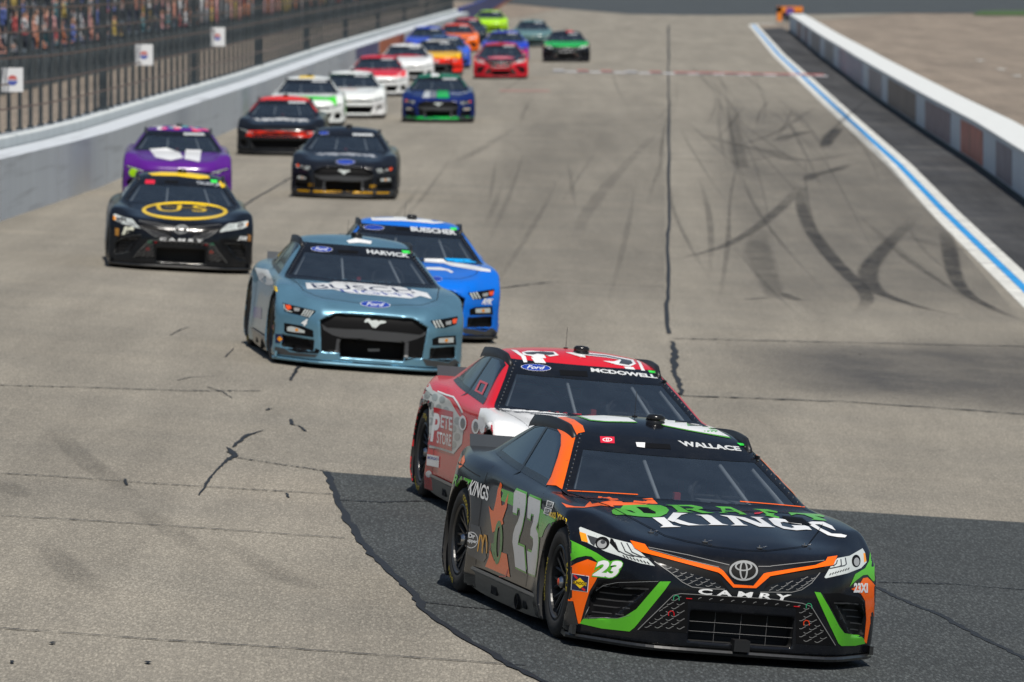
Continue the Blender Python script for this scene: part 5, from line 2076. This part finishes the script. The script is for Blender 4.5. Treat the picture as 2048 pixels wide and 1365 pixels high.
def mustang_face(P):
    P.poly('grille', C_MATT, ZM1((728, 590), (770, 535), (900, 492), (1180, 496)) + ZM2((0, 500), (300, 512), (700, 562), (880, 602), (962, 685), (942, 765), (890, 1110), (640, 1165), (200, 1140)) + ZM1((1437, 1120), (1040, 1095), (742, 1005), (738, 700)), 0)
    gb = plain('grille_bar', (.05, .052, .056), .4)
    P.poly('grille_bar', gb, ZM1((735, 640), (820, 692), (1100, 712), (1437, 722)) + ZM2((200, 735), (600, 768), (860, 795), (942, 755), (935, 800), (830, 845), (650, 902), (300, 880), (0, 852)) + ZM1((1437, 845), (1040, 835), (900, 795), (770, 720)), 1)
    P.poly('grille_bar', C_DGREY, stroke(ZM1((735, 640), (820, 692), (1100, 712), (1437, 722)) + ZM2((200, 735), (600, 768), (860, 795), (942, 755)), 1.6), 2)  # lighter line painted as a highlight along the bar's upper edge
    for q in (ZM1((960, 850), (1020, 850), (1010, 1070), (930, 1060)), ZM2((650, 900), (700, 900), (690, 1130), (640, 1130))):
        P.poly('grille_bar', gb, q, 2)
    P.poly('emblem', C_LAMP, ZM2((60, 605), (85, 568), (130, 560), (165, 590), (230, 580), (275, 600), (300, 586), (375, 600), (362, 625), (300, 632), (262, 660), (232, 690), (205, 695), (196, 680), (178, 686), (150, 645), (112, 604), (82, 618)), 3)
    P.poly('headlight1', C_MATT, ZM1((182, 332), (380, 382), (500, 408), (660, 445), (640, 482), (545, 548), (440, 512), (300, 482), (212, 452)), 0)
    P.poly('headlight1', paint(235, 84, 40), ZM1((222, 362), (292, 366), (312, 410), (262, 440), (236, 412)), 1)
    P.poly('headlight1', C_LAMP, stroke(ZM1((200, 352), (212, 410), (250, 448), (320, 460)), 1.6), 1)
    P.poly('headlight1', C_GREY, ZM1((345, 400), (430, 410), (425, 452), (350, 450)), 1)
    for k in range(4):
        P.poly('headlight1', C_LAMP, stroke(ZM1((455 + k * 34, 515 + k * 8), (515 + k * 36, 425 + k * 8)), 2.4), 1)
    P.poly('headlight2', C_MATT, ZM2((1008, 592), (1150, 570), (1402, 525), (1402, 560), (1382, 642), (1212, 692), (1090, 692)), 0)
    for k in range(3):
        P.poly('headlight2', C_LAMP, stroke(ZM2((1052 + k * 42, 592 - k * 7), (1100 + k * 48, 690 - k * 4)), 2.8), 1)
    P.poly('headlight2', paint(235, 84, 40), ZM2((1322, 572), (1392, 556), (1382, 622), (1332, 632)), 1)
    P.poly('headlight2', C_GREY, ZM2((1228, 602), (1312, 586), (1308, 642), (1232, 650)), 1)
    P.poly('fog_light1', C_MATT, ZM1((205, 618), (440, 658), (622, 730), (626, 828), (460, 802), (250, 772), (205, 742)), 0)
    P.poly('fog_light1', C_LAMP, ZM1((248, 682), (300, 668), (400, 690), (502, 732), (502, 766), (350, 752), (250, 736)), 1)
    P.poly('fog_light1', C_AMBER, ZM1(*ell(388, 720, 24, 22)), 2)
    P.poly('fog_light2', C_MATT, ZM2((1038, 850), (1120, 818), (1372, 800), (1382, 932), (1040, 942)), 0)
    P.poly('fog_light2', C_LAMP, ZM2((1128, 842), (1342, 828), (1342, 902), (1128, 906)), 1)
    P.poly('fog_light2', C_AMBER, ZM2(*ell(1238, 872, 24, 24)), 2)
    P.poly('side_vent1', C_MATT, ZM1((213, 830), (540, 860), (600, 960), (722, 1012), (690, 1062), (400, 1042), (260, 1002), (213, 962)), 0)
    P.poly('side_vent2', C_MATT, ZM2((1030, 1118), (1100, 980), (1352, 960), (1352, 1122), (1270, 1182), (960, 1134)), 0)
    P.poly('lower_lip1', C_DGREY, ZM1((70, 960), (205, 985), (285, 1040), (690, 1078), (650, 1112), (400, 1100), (70, 1062)), 1)
    P.poly('lower_lip2', C_DGREY, ZM2((895, 1135), (1268, 1196), (1352, 1136), (1418, 1180), (1408, 1262), (1200, 1268), (950, 1232)), 1)


def camaro_face(P):
    for s in (-1, 1):
        f = lambda *p: [(s * x, z) for x, z in p]
        n = '1' if s < 0 else '2'
        P.poly('headlight' + n, C_MATT, f((.585, .515), (.92, .605), (.93, .565), (.72, .495), (.60, .485)), 0, 'front')
        P.poly('headlight' + n, C_LAMP, f((.60, .512), (.91, .590), (.91, .578), (.62, .500)), 1, 'front')
        P.poly('headlight' + n, C_LAMP, f((.70, .512), (.76, .525), (.78, .510), (.72, .499)), 2, 'front')
        P.poly('side_vent' + n, C_MATT, f((.74, .20), (.88, .20), (.91, .30), (.84, .36), (.74, .33)), 0, 'front')
    P.poly('grille', C_MATT, [(-.62, .45), (.62, .45), (.60, .51), (-.60, .51)], 0, 'front')
    P.poly('grille', C_MATT, [(-.60, .15), (.60, .15), (.68, .345), (-.68, .345)], 0, 'front')
    P.poly('emblem', C_YEL, [(-.09, .468), (-.03, .468), (-.025, .458), (.025, .458), (.03, .468), (.09, .468), (.08, .492), (.03, .492), (.025, .50), (-.025, .50), (-.03, .492), (-.08, .492)], 2, 'front')


build_model('mustang', .0155)
build_model('camaro', .027)
M4 = car_matrix(-1.73, 75.68, math.radians(6.86))
_P = Prints('mustang', M4)
mustang_face(_P)
border(_P)
seams(_P)
CARLIB['mustang']['face'] = _P.meshes()
_P = Prints('camaro', M4)
camaro_face(_P)
border(_P)
seams(_P)
CARLIB['camaro']['face'] = _P.meshes()


def metal_paint(name, c, metal=.55, rough=.3):
    m = plain(name, c, rough, metal, .4, noise=.12, nscale=3)
    return m


def ford_oval(P, part_, c, rx, ry, rot, layer=2, txt=True):
    P.poly(part_, C_WHITE, ell(c[0], c[1], rx * 1.04, ry * 1.08, 28, rot), layer)
    P.poly(part_, C_BLUE, ell(c[0], c[1], rx, ry, 28, rot), layer + 1)
    if txt:
        co, si = math.cos(rot), math.sin(rot)
        q = [(c[0] + a * rx * .62 * co - b * ry * .55 * si, c[1] + a * rx * .62 * si + b * ry * .55 * co) for a, b in ((-1, -1), (1, -1), (1, 1), (-1, 1))]
        P.text(part_, C_WHITE, 'Ford', q, layer + 2, bold=.01, shear=.35)


# ---- red and white car 34
M34 = car_matrix(.46, 54.91, math.radians(10.29))
t34 = make_car('mustang', M34, paint(212, 26, 38), 'red and white race car with dotted rear quarter behind the black car with number 23')
P = Prints('mustang', M34)
P.poly('hood_paint', C_WHITE, [(-.97, -.80), (-.84, -.70), (0, -.95), (.84, -.70), (.97, -.80), (.97, -1.0), (.93, -1.9), (.6, -2.2), (-.6, -2.2), (-.93, -1.9), (-.97, -1.0)], 0, 'top')
P.poly('fender_paint', C_WHITE, Z5((665, 560), (720, 560), (800, 600), (860, 720), (860, 800), (700, 812), (662, 760), (640, 680)), 0)
P.poly('hood_stripe', C_RED, [(-.22, -.92), (.05, -.95), (.2, -2.1), (-.3, -2.1)], 1, 'top')
wq = Z5((205, 312), (245, 400), (330, 442), (400, 492), (450, 580), (522, 690), (505, 870), (430, 962), (290, 916), (150, 896), (112, 650), (75, 570), (110, 440), (130, 360), (160, 326))
P.poly('quarter_paint', paint(205, 208, 204), wq, 0)
for k in range(9):
    for j in range(7):
        c = (100 + j * 66 + (k % 2) * 33, 350 + k * 70 + j * 22)
        if float(sdpoly(np.array(810 + c[0] / 4.403), np.array(690 + c[1] / 4.403), wq)) < -7:
            P.poly('quarter_paint', paint(158, 164, 162), Z5(*ell(c[0], c[1], 27, 33, 14)), 1)
P.poly('door_print', paint(190, 28, 38), Z5((255, 550), (428, 590), (416, 936), (204, 876), (262, 700)), 2)
P.text('door_print', C_WHITE, 'P', Z5((262, 600), (318, 612), (300, 862), (226, 850)), 3, bold=.03)
P.text('door_print', C_WHITE, 'ETE', Z5((322, 618), (422, 640), (420, 762), (318, 728)), 3, bold=.02)
P.text('door_print', C_WHITE, 'STORE', Z5((288, 762), (414, 792), (410, 898), (284, 866)), 3, bold=.02)
P.text('quarter_lettering', C_BLK, 'OVE.COM', Z5((105, 462), (238, 500), (232, 566), (100, 512)), 3, bold=.03)
P.poly('door_line', C_WHITE, stroke(Z5((290, 412), (360, 440), (430, 462), (470, 520), (512, 598)), 3.2), 2)
for c in ((512, 690), (626, 720)):
    P.poly('door_number', C_WHITE, [Z5(*ell(c[0], c[1], 34, 66)), Z5(*ell(c[0] + 2, c[1] + 4, 22, 48))], 3)
    P.poly('door_number', C_DGREY, Z5(*ell(c[0] + 2, c[1] + 4, 22, 48)), 3)
P.poly('side_sticker1', C_WHITE, Z5((198, 962), (306, 984), (301, 1082), (194, 1060)), 2)
P.text('side_sticker1', C_BLUE, 'MORGAN', Z5((204, 978), (302, 996), (300, 1022), (202, 1004)), 3, bold=.03)
P.poly('side_sticker2', C_WHITE, Z5(*ell(213, 1138, 27, 30)), 2)
P.text('tyre_maker_print', C_BLK, 'YEAR', Z5((716, 688), (775, 780), (755, 808), (700, 722)), 2, bold=.03)
for q in (((295, 72), (350, 58), (600, 68), (642, 100), (560, 112), (500, 90), (522, 126), (420, 132), (380, 106), (310, 96)), ((700, 72), (900, 76), (1080, 94), (1332, 142), (1358, 180), (1300, 206), (1180, 188), (1050, 152), (1150, 158), (1205, 142), (1080, 120), (880, 100), (892, 122), (830, 112))):
    P.poly('roof_number', C_WHITE, Z6(*q), 1)
for q in (((315, 74), (480, 66), (592, 74), (602, 95), (540, 100), (440, 86), (400, 96), (340, 90)), ((760, 76), (1080, 103), (1312, 150), (1328, 176), (1290, 192), (1200, 178), (1222, 142), (1080, 112), (850, 92))):
    P.poly('roof_number', C_DGREY, Z6(*q), 2)
for k, q in enumerate((((382, 122), (492, 132), (522, 174), (420, 170)), ((196, 48), (246, 54), (332, 110), (348, 166), (314, 166), (290, 112)), ((1246, 206), (1332, 210), (1352, 236), (1262, 226)), ((1342, 130), (1402, 166), (1442, 246), (1410, 242), (1380, 172)))):
    P.poly('roof_stripe%d' % (k + 1), C_WHITE, Z6(*q), 1)
ford_oval(P, 'maker_badge', Z6((428, 216))[0], 29, 6.2, .06)
P.text('driver_name', paint(215, 218, 218), 'MCDOWELL', Z6((935, 218), (1540, 282), (1562, 318), (942, 254)), 2, bold=.045)
P.poly('green_tab', C_FLUO, Z6((1470, 243), (1546, 250), (1553, 271), (1482, 263)), 3)
P.poly('roof_hatch', C_MATT, Z6((645, 238), (902, 250), (912, 300), (655, 286)), 2)
P.text('pillar_print', C_WHITE, 'FRM', Z6((14, 80), (125, 92), (105, 122), (10, 100)), 2)
P.poly('window_frame_mark', C_RED, [Z5((665, 312), (735, 342), (685, 445), (615, 408)), Z5((670, 335), (712, 352), (678, 425), (638, 402))], 3)
add_prints(t34, P.meshes())

# ---- grey-blue car 4
STEELB = metal_paint('steel_blue', s2l(104, 148, 170), .5, .26)
t4 = make_car('mustang', M4, STEELB, 'grey blue metallic race car with a white hood banner ahead of the bright blue one')
t4s = [c for c in t4.children if c.name.startswith('splitter')][0]
t4s.material_slots[0].link = 'OBJECT'
t4s.material_slots[0].material = STEELB
P = Prints('mustang', M4)
P.poly('hood_lettering', C_WHITE, Z7((525, 545), (700, 548), (740, 535), (900, 545), (1230, 575), (1430, 620), (1466, 665), (1380, 642), (1310, 662), (1100, 642), (850, 620), (730, 592), (535, 590)), 0)
P.text('hood_lettering', C_NAVY, 'BUSCH', Z7((560, 548), (1300, 588), (1345, 622), (590, 584)), 1, bold=.0)
P.text('hood_lettering', C_BLUE, 'LIGHT', Z7((772, 590), (1330, 630), (1390, 655), (800, 612)), 1, bold=.0)
ford_oval(P, 'hood_badge', Z7((1045, 707))[0], 29, 6.0, .06)
ford_oval(P, 'maker_badge', Z7((645, 295))[0], 21, 4.8, .05)
P.text('driver_name', paint(200, 204, 206), 'HARVICK', Z7((978, 296), (1296, 330), (1300, 360), (984, 326)), 2, bold=.04)
P.poly('green_tab', C_FLUO, Z7((1240, 304), (1300, 308), (1302, 328), (1250, 326)), 3)
P.poly('roof_hatch', C_MATT, Z7((765, 300), (915, 308), (917, 328), (770, 320)), 2)
P.poly('roof_number', C_WHITE, Z7((830, 232), (900, 212), (1020, 236), (1010, 256), (930, 246), (850, 250)), 1)
P.text('bumper_number', C_WHITE, '4', ZM1((470, 560), (548, 566), (528, 668), (446, 656)), 2, bold=.05, shear=.2)
P.poly('fuel_sticker', C_NAVY, ZM1((78, 778), (205, 782), (198, 912), (80, 908)), 1)
P.poly('fuel_sticker', C_AMBER, ZM1((140, 810), (180, 850), (140, 890), (105, 848)), 2)
P.poly('side_sticker', C_BLUE, Z7((142, 722), (200, 730), (196, 812), (140, 800)), 1)
P.poly('quarter_print', paint(214, 216, 218), Z7((150, 430), (250, 450), (300, 560), (240, 560), (180, 520)), 1)
P.text('tyre_maker_print', C_YEL, 'GOOD', Z7((286, 560), (312, 572), (320, 616), (292, 604)), 1, bold=.1)
P.poly('intake_print', C_GREY, ZM2((108, 992), (280, 990), (280, 1028), (118, 1030)), 3)
add_prints(t4, P.meshes())

# ---- bright blue car 17
M17 = car_matrix(-1.26, 83.28, math.radians(3.5))
t17 = make_car('mustang', M17, paint(12, 108, 214), 'bright blue race car half hidden behind the grey blue metallic one')
P = Prints('mustang', M17)
P.poly('hood_lettering', C_WHITE, Z8((-60, 425), (140, 430), (180, 460), (350, 482), (480, 502), (660, 545), (660, 572), (560, 562), (380, 532), (230, 506), (150, 478), (-60, 462)), 1)
P.poly('hood_lettering', C_WHITE, Z8((-40, 520), (110, 522), (200, 542), (258, 572), (235, 584), (180, 556), (100, 552), (-40, 545)), 1)
P.poly('hood_stripe', paint(10, 160, 235), Z8((150, 420), (420, 430), (520, 470), (300, 470), (200, 452)), 0)
P.text('driver_name', paint(205, 208, 210), 'BUESCHER', Z7((1305, 126), (1640, 152), (1650, 190), (1312, 160)), 2, bold=.04)
P.poly('roof_number', C_WHITE, Z7((1010, 62), (1060, 48), (1300, 56), (1500, 72), (1560, 100), (1480, 104), (1250, 84), (1020, 80)), 1)
ford_oval(P, 'maker_badge', Z7((1034, 134))[0], 20, 4.5, .04, 2, False)
P.poly('green_tab', C_FLUO, Z7((1600, 134), (1650, 136), (1650, 154), (1610, 154)), 3)
P.poly('roof_hatch', C_MATT, Z7((1195, 130), (1295, 136), (1300, 158), (1200, 152)), 2)
P.text('bumper_print', C_WHITE, 'RFK', Z8((580, 860), (690, 862), (680, 930), (560, 922)), 2, bold=.04, shear=.3)
P.poly('side_sticker', C_RED, Z8((742, 1070), (782, 1070), (780, 1140), (744, 1136)), 1)
ford_oval(P, 'hood_badge', Z8((70, 648))[0], 11, 4.5, .05, 2, False)
add_prints(t17, P.meshes())

# ---- black car with the yellow oval
M19 = car_matrix(-4.65, 99.02, math.radians(3.82))
t19 = make_car('camry', M19, paint(15, 17, 21), 'black race car with a large yellow oval on its hood close to the outer wall')
P = Prints('camry', M19)
P.poly('hood_lettering', C_YEL, [Z9(*ell(593, 636, 284, 60, 40, .02)), Z9(*ell(593, 634, 258, 45, 40, .02))], 1)
P.text('hood_lettering', C_YEL, 'U', Z9((400, 594), (575, 598), (565, 640), (415, 638)), 1, bold=.0)
P.text('hood_lettering', C_YEL, 'S', Z9((645, 598), (742, 601), (738, 642), (640, 640)), 1, bold=.0)
P.poly('roof_number', C_YEL, Z9((350, 388), (440, 378), (620, 384), (745, 402), (760, 420), (690, 424), (540, 405), (380, 402)), 1)
P.text('driver_name', paint(165, 170, 176), 'TRUEX JR', Z9((668, 440), (832, 456), (834, 478), (668, 464)), 2, bold=.04)
P.poly('green_tab', C_FLUO, Z9((762, 430), (805, 432), (808, 452), (768, 450)), 3)
P.poly('pillar_mark', C_YEL, Z9((820, 438), (850, 446), (864, 476), (842, 484), (822, 468)), 2)
P.poly('maker_badge', paint(214, 34, 58), Z9((334, 430), (396, 432), (394, 458), (330, 456)), 2)
P.poly('roof_hatch', C_MATT, Z9((462, 434), (552, 438), (552, 456), (462, 452)), 2)
P.text('bumper_number', paint(225, 225, 205), '19', Z9((186, 738), (262, 742), (248, 800), (178, 794)), 3, bold=.1, shear=.2)
P.poly('bumper_sticker1', paint(170, 120, 50), Z9((134, 748), (160, 752), (158, 800), (134, 796)), 1)
P.text('bumper_print', C_WHITE, 'JGR', Z9((945, 800), (1005, 805), (1000, 838), (940, 832)), 2, bold=.04, shear=.3)
P.poly('bumper_sticker2', paint(150, 105, 60), Z9((1008, 790), (1030, 795), (1028, 838), (1008, 834)), 1)
add_prints(t19, P.meshes())


# ---- cars farther back: paint zones in car metres
def zone(P, what, m, layer=0):
    if what == 'hood':
        P.poly('hood_paint', m, [(-.80, -.74), (0, -.96), (.80, -.74), (.93, -1.2), (.90, -1.85), (.6, -2.22), (-.6, -2.22), (-.90, -1.85), (-.93, -1.2)], layer, 'top', .06)
    elif what == 'roof':
        P.poly('roof_paint', m, [(-.58, .03), (0, -.04), (.58, .03), (.62, .5), (.58, 1.25), (-.58, 1.25), (-.62, .5)], layer, 'top', .06)
    elif what == 'nose':
        P.poly('nose_paint', m, [(-.95, .42), (.95, .42), (.93, .62), (.5, .64), (-.5, .64), (-.93, .62)], layer, 'front', .06)
    elif what == 'chin':
        P.poly('chin_paint', m, [(-.97, .10), (.97, .10), (.96, .17), (-.96, .17)], layer, 'front', .06)
    elif what == 'corner':
        for s in (-1, 1):
            P.poly('corner_paint%d' % (1 if s < 0 else 2), m, [(s * .62, .12), (s * .96, .12), (s * .97, .50), (s * .60, .46)], layer, 'front', .06)
    elif what == 'stripe':
        P.poly('nose_stripe', m, [(-.78, .425), (.78, .425), (.72, .55), (-.72, .55)], layer, 'front', .06)
    elif what == 'pillar':
        for s in (-1, 1):
            P.poly('pillar_paint%d' % (1 if s < 0 else 2), m, [(s * .80, .87), (s * .86, .87), (s * .62, 1.21), (s * .545, 1.21)], layer, 'front', .06)
    elif what == 'band':
        P.poly('name_band', m, [(-.58, 1.12), (.58, 1.12), (.55, 1.2), (-.55, 1.2)], layer, 'front', .06)
    elif what == 'name':
        P.poly('driver_name', m, [(.10, 1.135), (.50, 1.135), (.47, 1.175), (.10, 1.175)], layer, 'front', .06)
    elif what == 'side':
        P.poly('door_paint1', m, [(-.95, .25), (.95, .25), (.95, .75), (-.95, .70)], layer, 'left', .08)
        P.poly('door_paint2', m, [(-.95, .25), (.95, .25), (.95, .75), (-.95, .70)], layer, 'right', .08)


def scribble(P, part_, m, x0, x1, y, seed, w=.09, amp=.2):
    """flowing script that is too blurred to read"""
    r = random.Random(seed)
    n = 26
    pts = [(x0 + (x1 - x0) * k / n + r.uniform(-.02, .02), y + amp * math.sin(k * 1.9) * r.uniform(.5, 1)) for k in range(n + 1)]
    for a in range(0, n, 2):
        P.poly(part_, m, stroke(pts[a:a + 3], w * r.uniform(.7, 1.2)), 2, 'top', .06)


W, K = C_WHITE, paint(20, 22, 27)
GREENM, REDM, LIME = paint(20, 175, 70), paint(214, 30, 42), paint(170, 226, 20)


def far_car(model, x, y, yaw, base, label, zones, extra=None):
    M = car_matrix(x, y, math.radians(yaw))
    t = make_car(model, M, base, label, True, 1)
    P = Prints(model, M)
    for i, (z, m) in enumerate(zones):
        zone(P, z, m, i % 3)
    if extra:
        extra(P)
    zone(P, 'name', paint(190, 194, 196), 4)
    add_prints(t, P.meshes())
    return t


def x_purple(P):
    P.poly('hood_logo', W, Z9((360, 228), (470, 220), (560, 250), (582, 285), (500, 302), (400, 282)), 3)
    P.poly('hood_logo', W, Z9((600, 232), (702, 235), (692, 312), (590, 292)), 3)
    P.poly('lime_spot', LIME, Z9(*ell(255, 382, 30, 28, 16)), 4)
    r = random.Random(4)
    cs = [paint(230, 90, 140), paint(60, 180, 180), W, paint(240, 60, 110)]
    for k in range(30):
        c = (r.uniform(-.5, .5), r.uniform(.05, 1.1))
        P.poly('roof_dots', cs[k % 4], ell(c[0], c[1], .07, .09, 8), 2, 'top', .06)
    for k in range(14):
        c = (r.uniform(-.9, 1.9), r.uniform(.35, .8))
        P.poly('door_dots', cs[k % 4], ell(c[0], c[1], .14, .10, 8), 2, 'right', .06)


far_car('camaro', -6.17, 131.4, 2.8, paint(88, 30, 132), 'purple race car with a white mark on its hood and speckled roof', [('side', W)], x_purple)


def x_dark(P):
    scribble(P, 'hood_script', paint(190, 194, 200), -.52, .55, -1.4, 3, .085, .2)
    ford_oval(P, 'hood_badge', Z9((1655, 313))[0], 18, 4.6, .02, 3, False)
    g = paint(200, 150, 30)
    for a, b in ((-.85, -.62), (-.55, -.02), (.05, .55), (.62, .85)):
        P.poly('chin_stripe%d' % int(10 + a * 10), g, [(a, .115), (b, .115), (b, .15), (a, .15)], 3, 'front', .06)
    for a in (-.60, .55):
        P.poly('lamp_mark%d' % int(10 + a * 10), g, [(a - .05, .22), (a + .05, .22), (a + .05, .28), (a - .05, .28)], 3, 'front', .06)
    ford_oval(P, 'maker_badge', Z9((1512, 122))[0], 10, 3, 0, 3, False)


far_car('mustang', -3.14, 135.1, -.1, paint(24, 27, 34), 'black race car with gold dashes along its chin beside the purple one', [], x_dark)


def x_br(P):
    scribble(P, 'hood_script', paint(215, 216, 216), -.6, .6, -1.5, 8, .11, .26)


far_car('camaro', -5.19, 162.5, -.3, paint(20, 22, 26), 'black race car with red roof, red pillars and red nose stripe', [('roof', paint(222, 50, 36)), ('pillar', paint(222, 50, 36)), ('stripe', paint(232, 48, 26))], x_br)


def x_wg(P):
    P.poly('hood_stripe', paint(70, 210, 50), [(-.3, -1.6), (.75, -1.6), (.8, -2.1), (-.2, -2.1)], 3, 'top', .06)
    P.poly('roof_mark', C_YEL, [(-.25, .1), (.15, .1), (.15, .5), (-.25, .5)], 3, 'top', .06)


far_car('camaro', -5.45, 191.2, .4, paint(222, 226, 224), 'white race car with a bright green stripe across its hood front', [('side', paint(60, 200, 60))], x_wg)


def x_wb(P):
    scribble(P, 'hood_script', paint(200, 120, 90), -.4, .2, -1.5, 5, .05, .1)


far_car('camaro', -4.52, 200.8, .4, paint(226, 230, 228), 'white race car with a green and yellow name band over its windshield', [('band', paint(16, 130, 80)), ('corner', W)], x_wb)


def x_bg(P):
    P.poly('hood_stripe1', paint(190, 194, 196), [(-.36, -1.0), (-.22, -1.0), (-.22, -2.15), (-.42, -2.15)], 3, 'top', .06)
    P.poly('hood_stripe2', paint(120, 124, 128), [(-.2, -1.0), (-.05, -1.0), (-.05, -2.15), (-.2, -2.15)], 3, 'top', .06)
    P.poly('hood_stripe3', GREENM, [(-.03, -1.0), (.26, -1.0), (.3, -2.15), (-.03, -2.15)], 3, 'top', .06)
    scribble(P, 'hood_script', paint(200, 206, 214), .32, .8, -1.5, 2, .06, .08)
    P.poly('roof_mark', W, [(-.22, .05), (.0, .05), (.0, .4), (-.22, .4)], 3, 'top', .06)


far_car('mustang', -2.01, 196.4, -.1, paint(18, 36, 96), 'dark blue race car with white and green hood stripes and a green chin', [('chin', GREENM), ('pillar', paint(20, 120, 70)), ('roof', paint(24, 110, 76))], x_bg)
far_car('camaro', -4.32, 230.9, .4, paint(226, 228, 228), 'white race car with red hood and red roof behind the green banded white one', [('hood', REDM), ('roof', paint(196, 40, 54)), ('pillar', paint(200, 40, 50))], None)
far_car('camaro', -3.81, 258.3, .4, paint(228, 230, 230), 'plain white race car with thin red hood edges beside the outer wall', [('chin', K)], lambda P: P.poly('hood_edge', REDM, [(-.8, -.8), (.8, -.8), (.8, -.92), (-.8, -.92)], 3, 'top', .06))
far_car('mustang', -2.83, 270.4, 0, K, 'black race car with yellow hood and red nose behind the plain white one', [('hood', paint(236, 184, 24)), ('nose', paint(250, 44, 20)), ('corner', paint(250, 44, 20))], lambda P: P.poly('roof_mark', paint(190, 190, 186), [(-.4, .05), (.4, .05), (.4, .7), (-.4, .7)], 3, 'top', .06))
far_car('camaro', -2.64, 284.8, 0, paint(62, 98, 205), 'light blue race car between the yellow hooded one and the orange one', [('roof', paint(60, 90, 140)), ('chin', C_NAVY)], None)
far_car('mustang', -3.74, 319.0, 0, paint(56, 82, 190), 'blue race car with a pink patch on its nose close to the wall', [('corner', paint(214, 86, 130))], None)
far_car('camry', -2.53, 332.4, 0, paint(255, 112, 12), 'orange race car with red roof following the blue cars', [('roof', paint(222, 74, 44)), ('pillar', paint(222, 74, 44))], None)
far_car('camaro', -2.26, 360.5, 0, paint(38, 50, 62), 'dark grey race car with red roof behind the orange one', [('roof', paint(180, 50, 56))], None)


def x_rc(P):
    P.poly('hood_logo', paint(226, 74, 92), ell(0, -1.72, .50, .25, 28), 3, 'top', .06)
    P.poly('hood_logo', paint(240, 170, 176), ell(0, -1.72, .34, .08, 20), 4, 'top', .06)


far_car('camry', -.41, 261.8, .1, paint(208, 28, 46), 'red race car with a black hood and pink red oval near the finish line', [('hood', K), ('roof', paint(180, 40, 54))], x_rc)
far_car('mustang', -.29, 302.1, 0, paint(40, 66, 190), 'blue and pink race car right behind the red one with the oval', [('side', paint(226, 60, 150)), ('roof', paint(60, 70, 170)), ('corner', paint(220, 50, 130))], None)
far_car('camaro', .99, 348.9, 0, paint(92, 124, 126), 'grey teal race car behind the green hooded one', [('chin', K)], None)
far_car('camry', 2.28, 301.4, 0, paint(26, 28, 34), 'black race car with a green hood nearest the infield side', [('hood', GREENM)], lambda P: P.poly('roof_mark', paint(230, 70, 70), [(.0, .1), (.3, .1), (.3, .5), (.0, .5)], 3, 'top', .06))
far_car('camaro', -1.23, 409.5, 0, LIME, 'lime yellow race car last in the pack at the far end', [('roof', paint(150, 196, 60))], None)


# ------------------------------------------------------------------ drivers seen faintly through the windshields
def driver_mesh():
    segs = [((.0, .30, .50), (.0, .42, .74), .15, .16), ((-.15, .42, .86), (.15, .42, .86), .085, .085), ((0, .42, .80), (0, .40, .98), .08, .07)]
    for s in (-1, 1):
        segs += [((s * .18, .40, .86), (s * .26, .18, .72), .058, .05), ((s * .26, .18, .72), (s * .14, -.13, .86), .046, .036), ((s * .14, -.13, .86), (s * .135, -.19, .90), .038, .034),
                 ((s * .09, .28, .50), (s * .13, -.15, .56), .09, .07), ((s * .13, -.15, .56), (s * .12, -.45, .46), .062, .045)]
        for k in range(4):
            segs += [((s * (.15 + .0 * k), -.20, .905 - .022 * k), (s * .175, -.235, .90 - .022 * k), .012, .010)]
        segs += [((s * .13, -.17, .90), (s * .10, -.205, .925), .013, .010)]
    segs += [((0, .39, 1.035), (0, .40, 1.055), .125, .13)]
    V, Q = surface_nets(lambda x, y, z: caps((x, y, z), segs, .035), (-.45, -.6, .35), (.45, .7, 1.25), .025, 2)
    C = V[Q].mean(1)
    mi = np.zeros(len(Q), int)
    mi[C[:, 2] > .965] = 1
    mi[(C[:, 2] > 1.0) & (C[:, 2] < 1.085) & (C[:, 1] < .33)] = 2
    return mesh_np('driver', V, Q, [plain('suit_dark', (.03, .032, .04), .8), plain('helmet', (.06, .065, .075), .25), plain('visor', (.01, .01, .012), .1)], mi, True)


dm = driver_mesh()
hm = MB()
for s in (-1, 1):
    hm.add([(s * .06, .245, .60), (s * .10, .245, .60), (s * .12, .315, .90), (s * .08, .315, .90)], [(0, 1, 2, 3)])
    hm.add([(s * .06, .235, .60), (s * .10, .235, .60), (s * .12, .305, .90), (s * .08, .305, .90)], [(0, 1, 2, 3)])
hm.add([(-.06, .23, .60), (.06, .23, .60), (.06, .23, .66), (-.06, .23, .66)], [(0, 1, 2, 3)])
hme = hm.mesh('harness', M_HARN)
for t, lab in ((car23, 'driver in dark suit with red belts at the wheel of car 23'), (t34, 'driver in dark suit and helmet at the wheel of the red and white car')):
    o = bpy.data.objects.new('person', dm)
    link(o)
    o.matrix_world = t.matrix_world @ Matrix.Translation((.33, .04, .02))
    tag(o, lab, 'person')
    part('harness', hme, o)
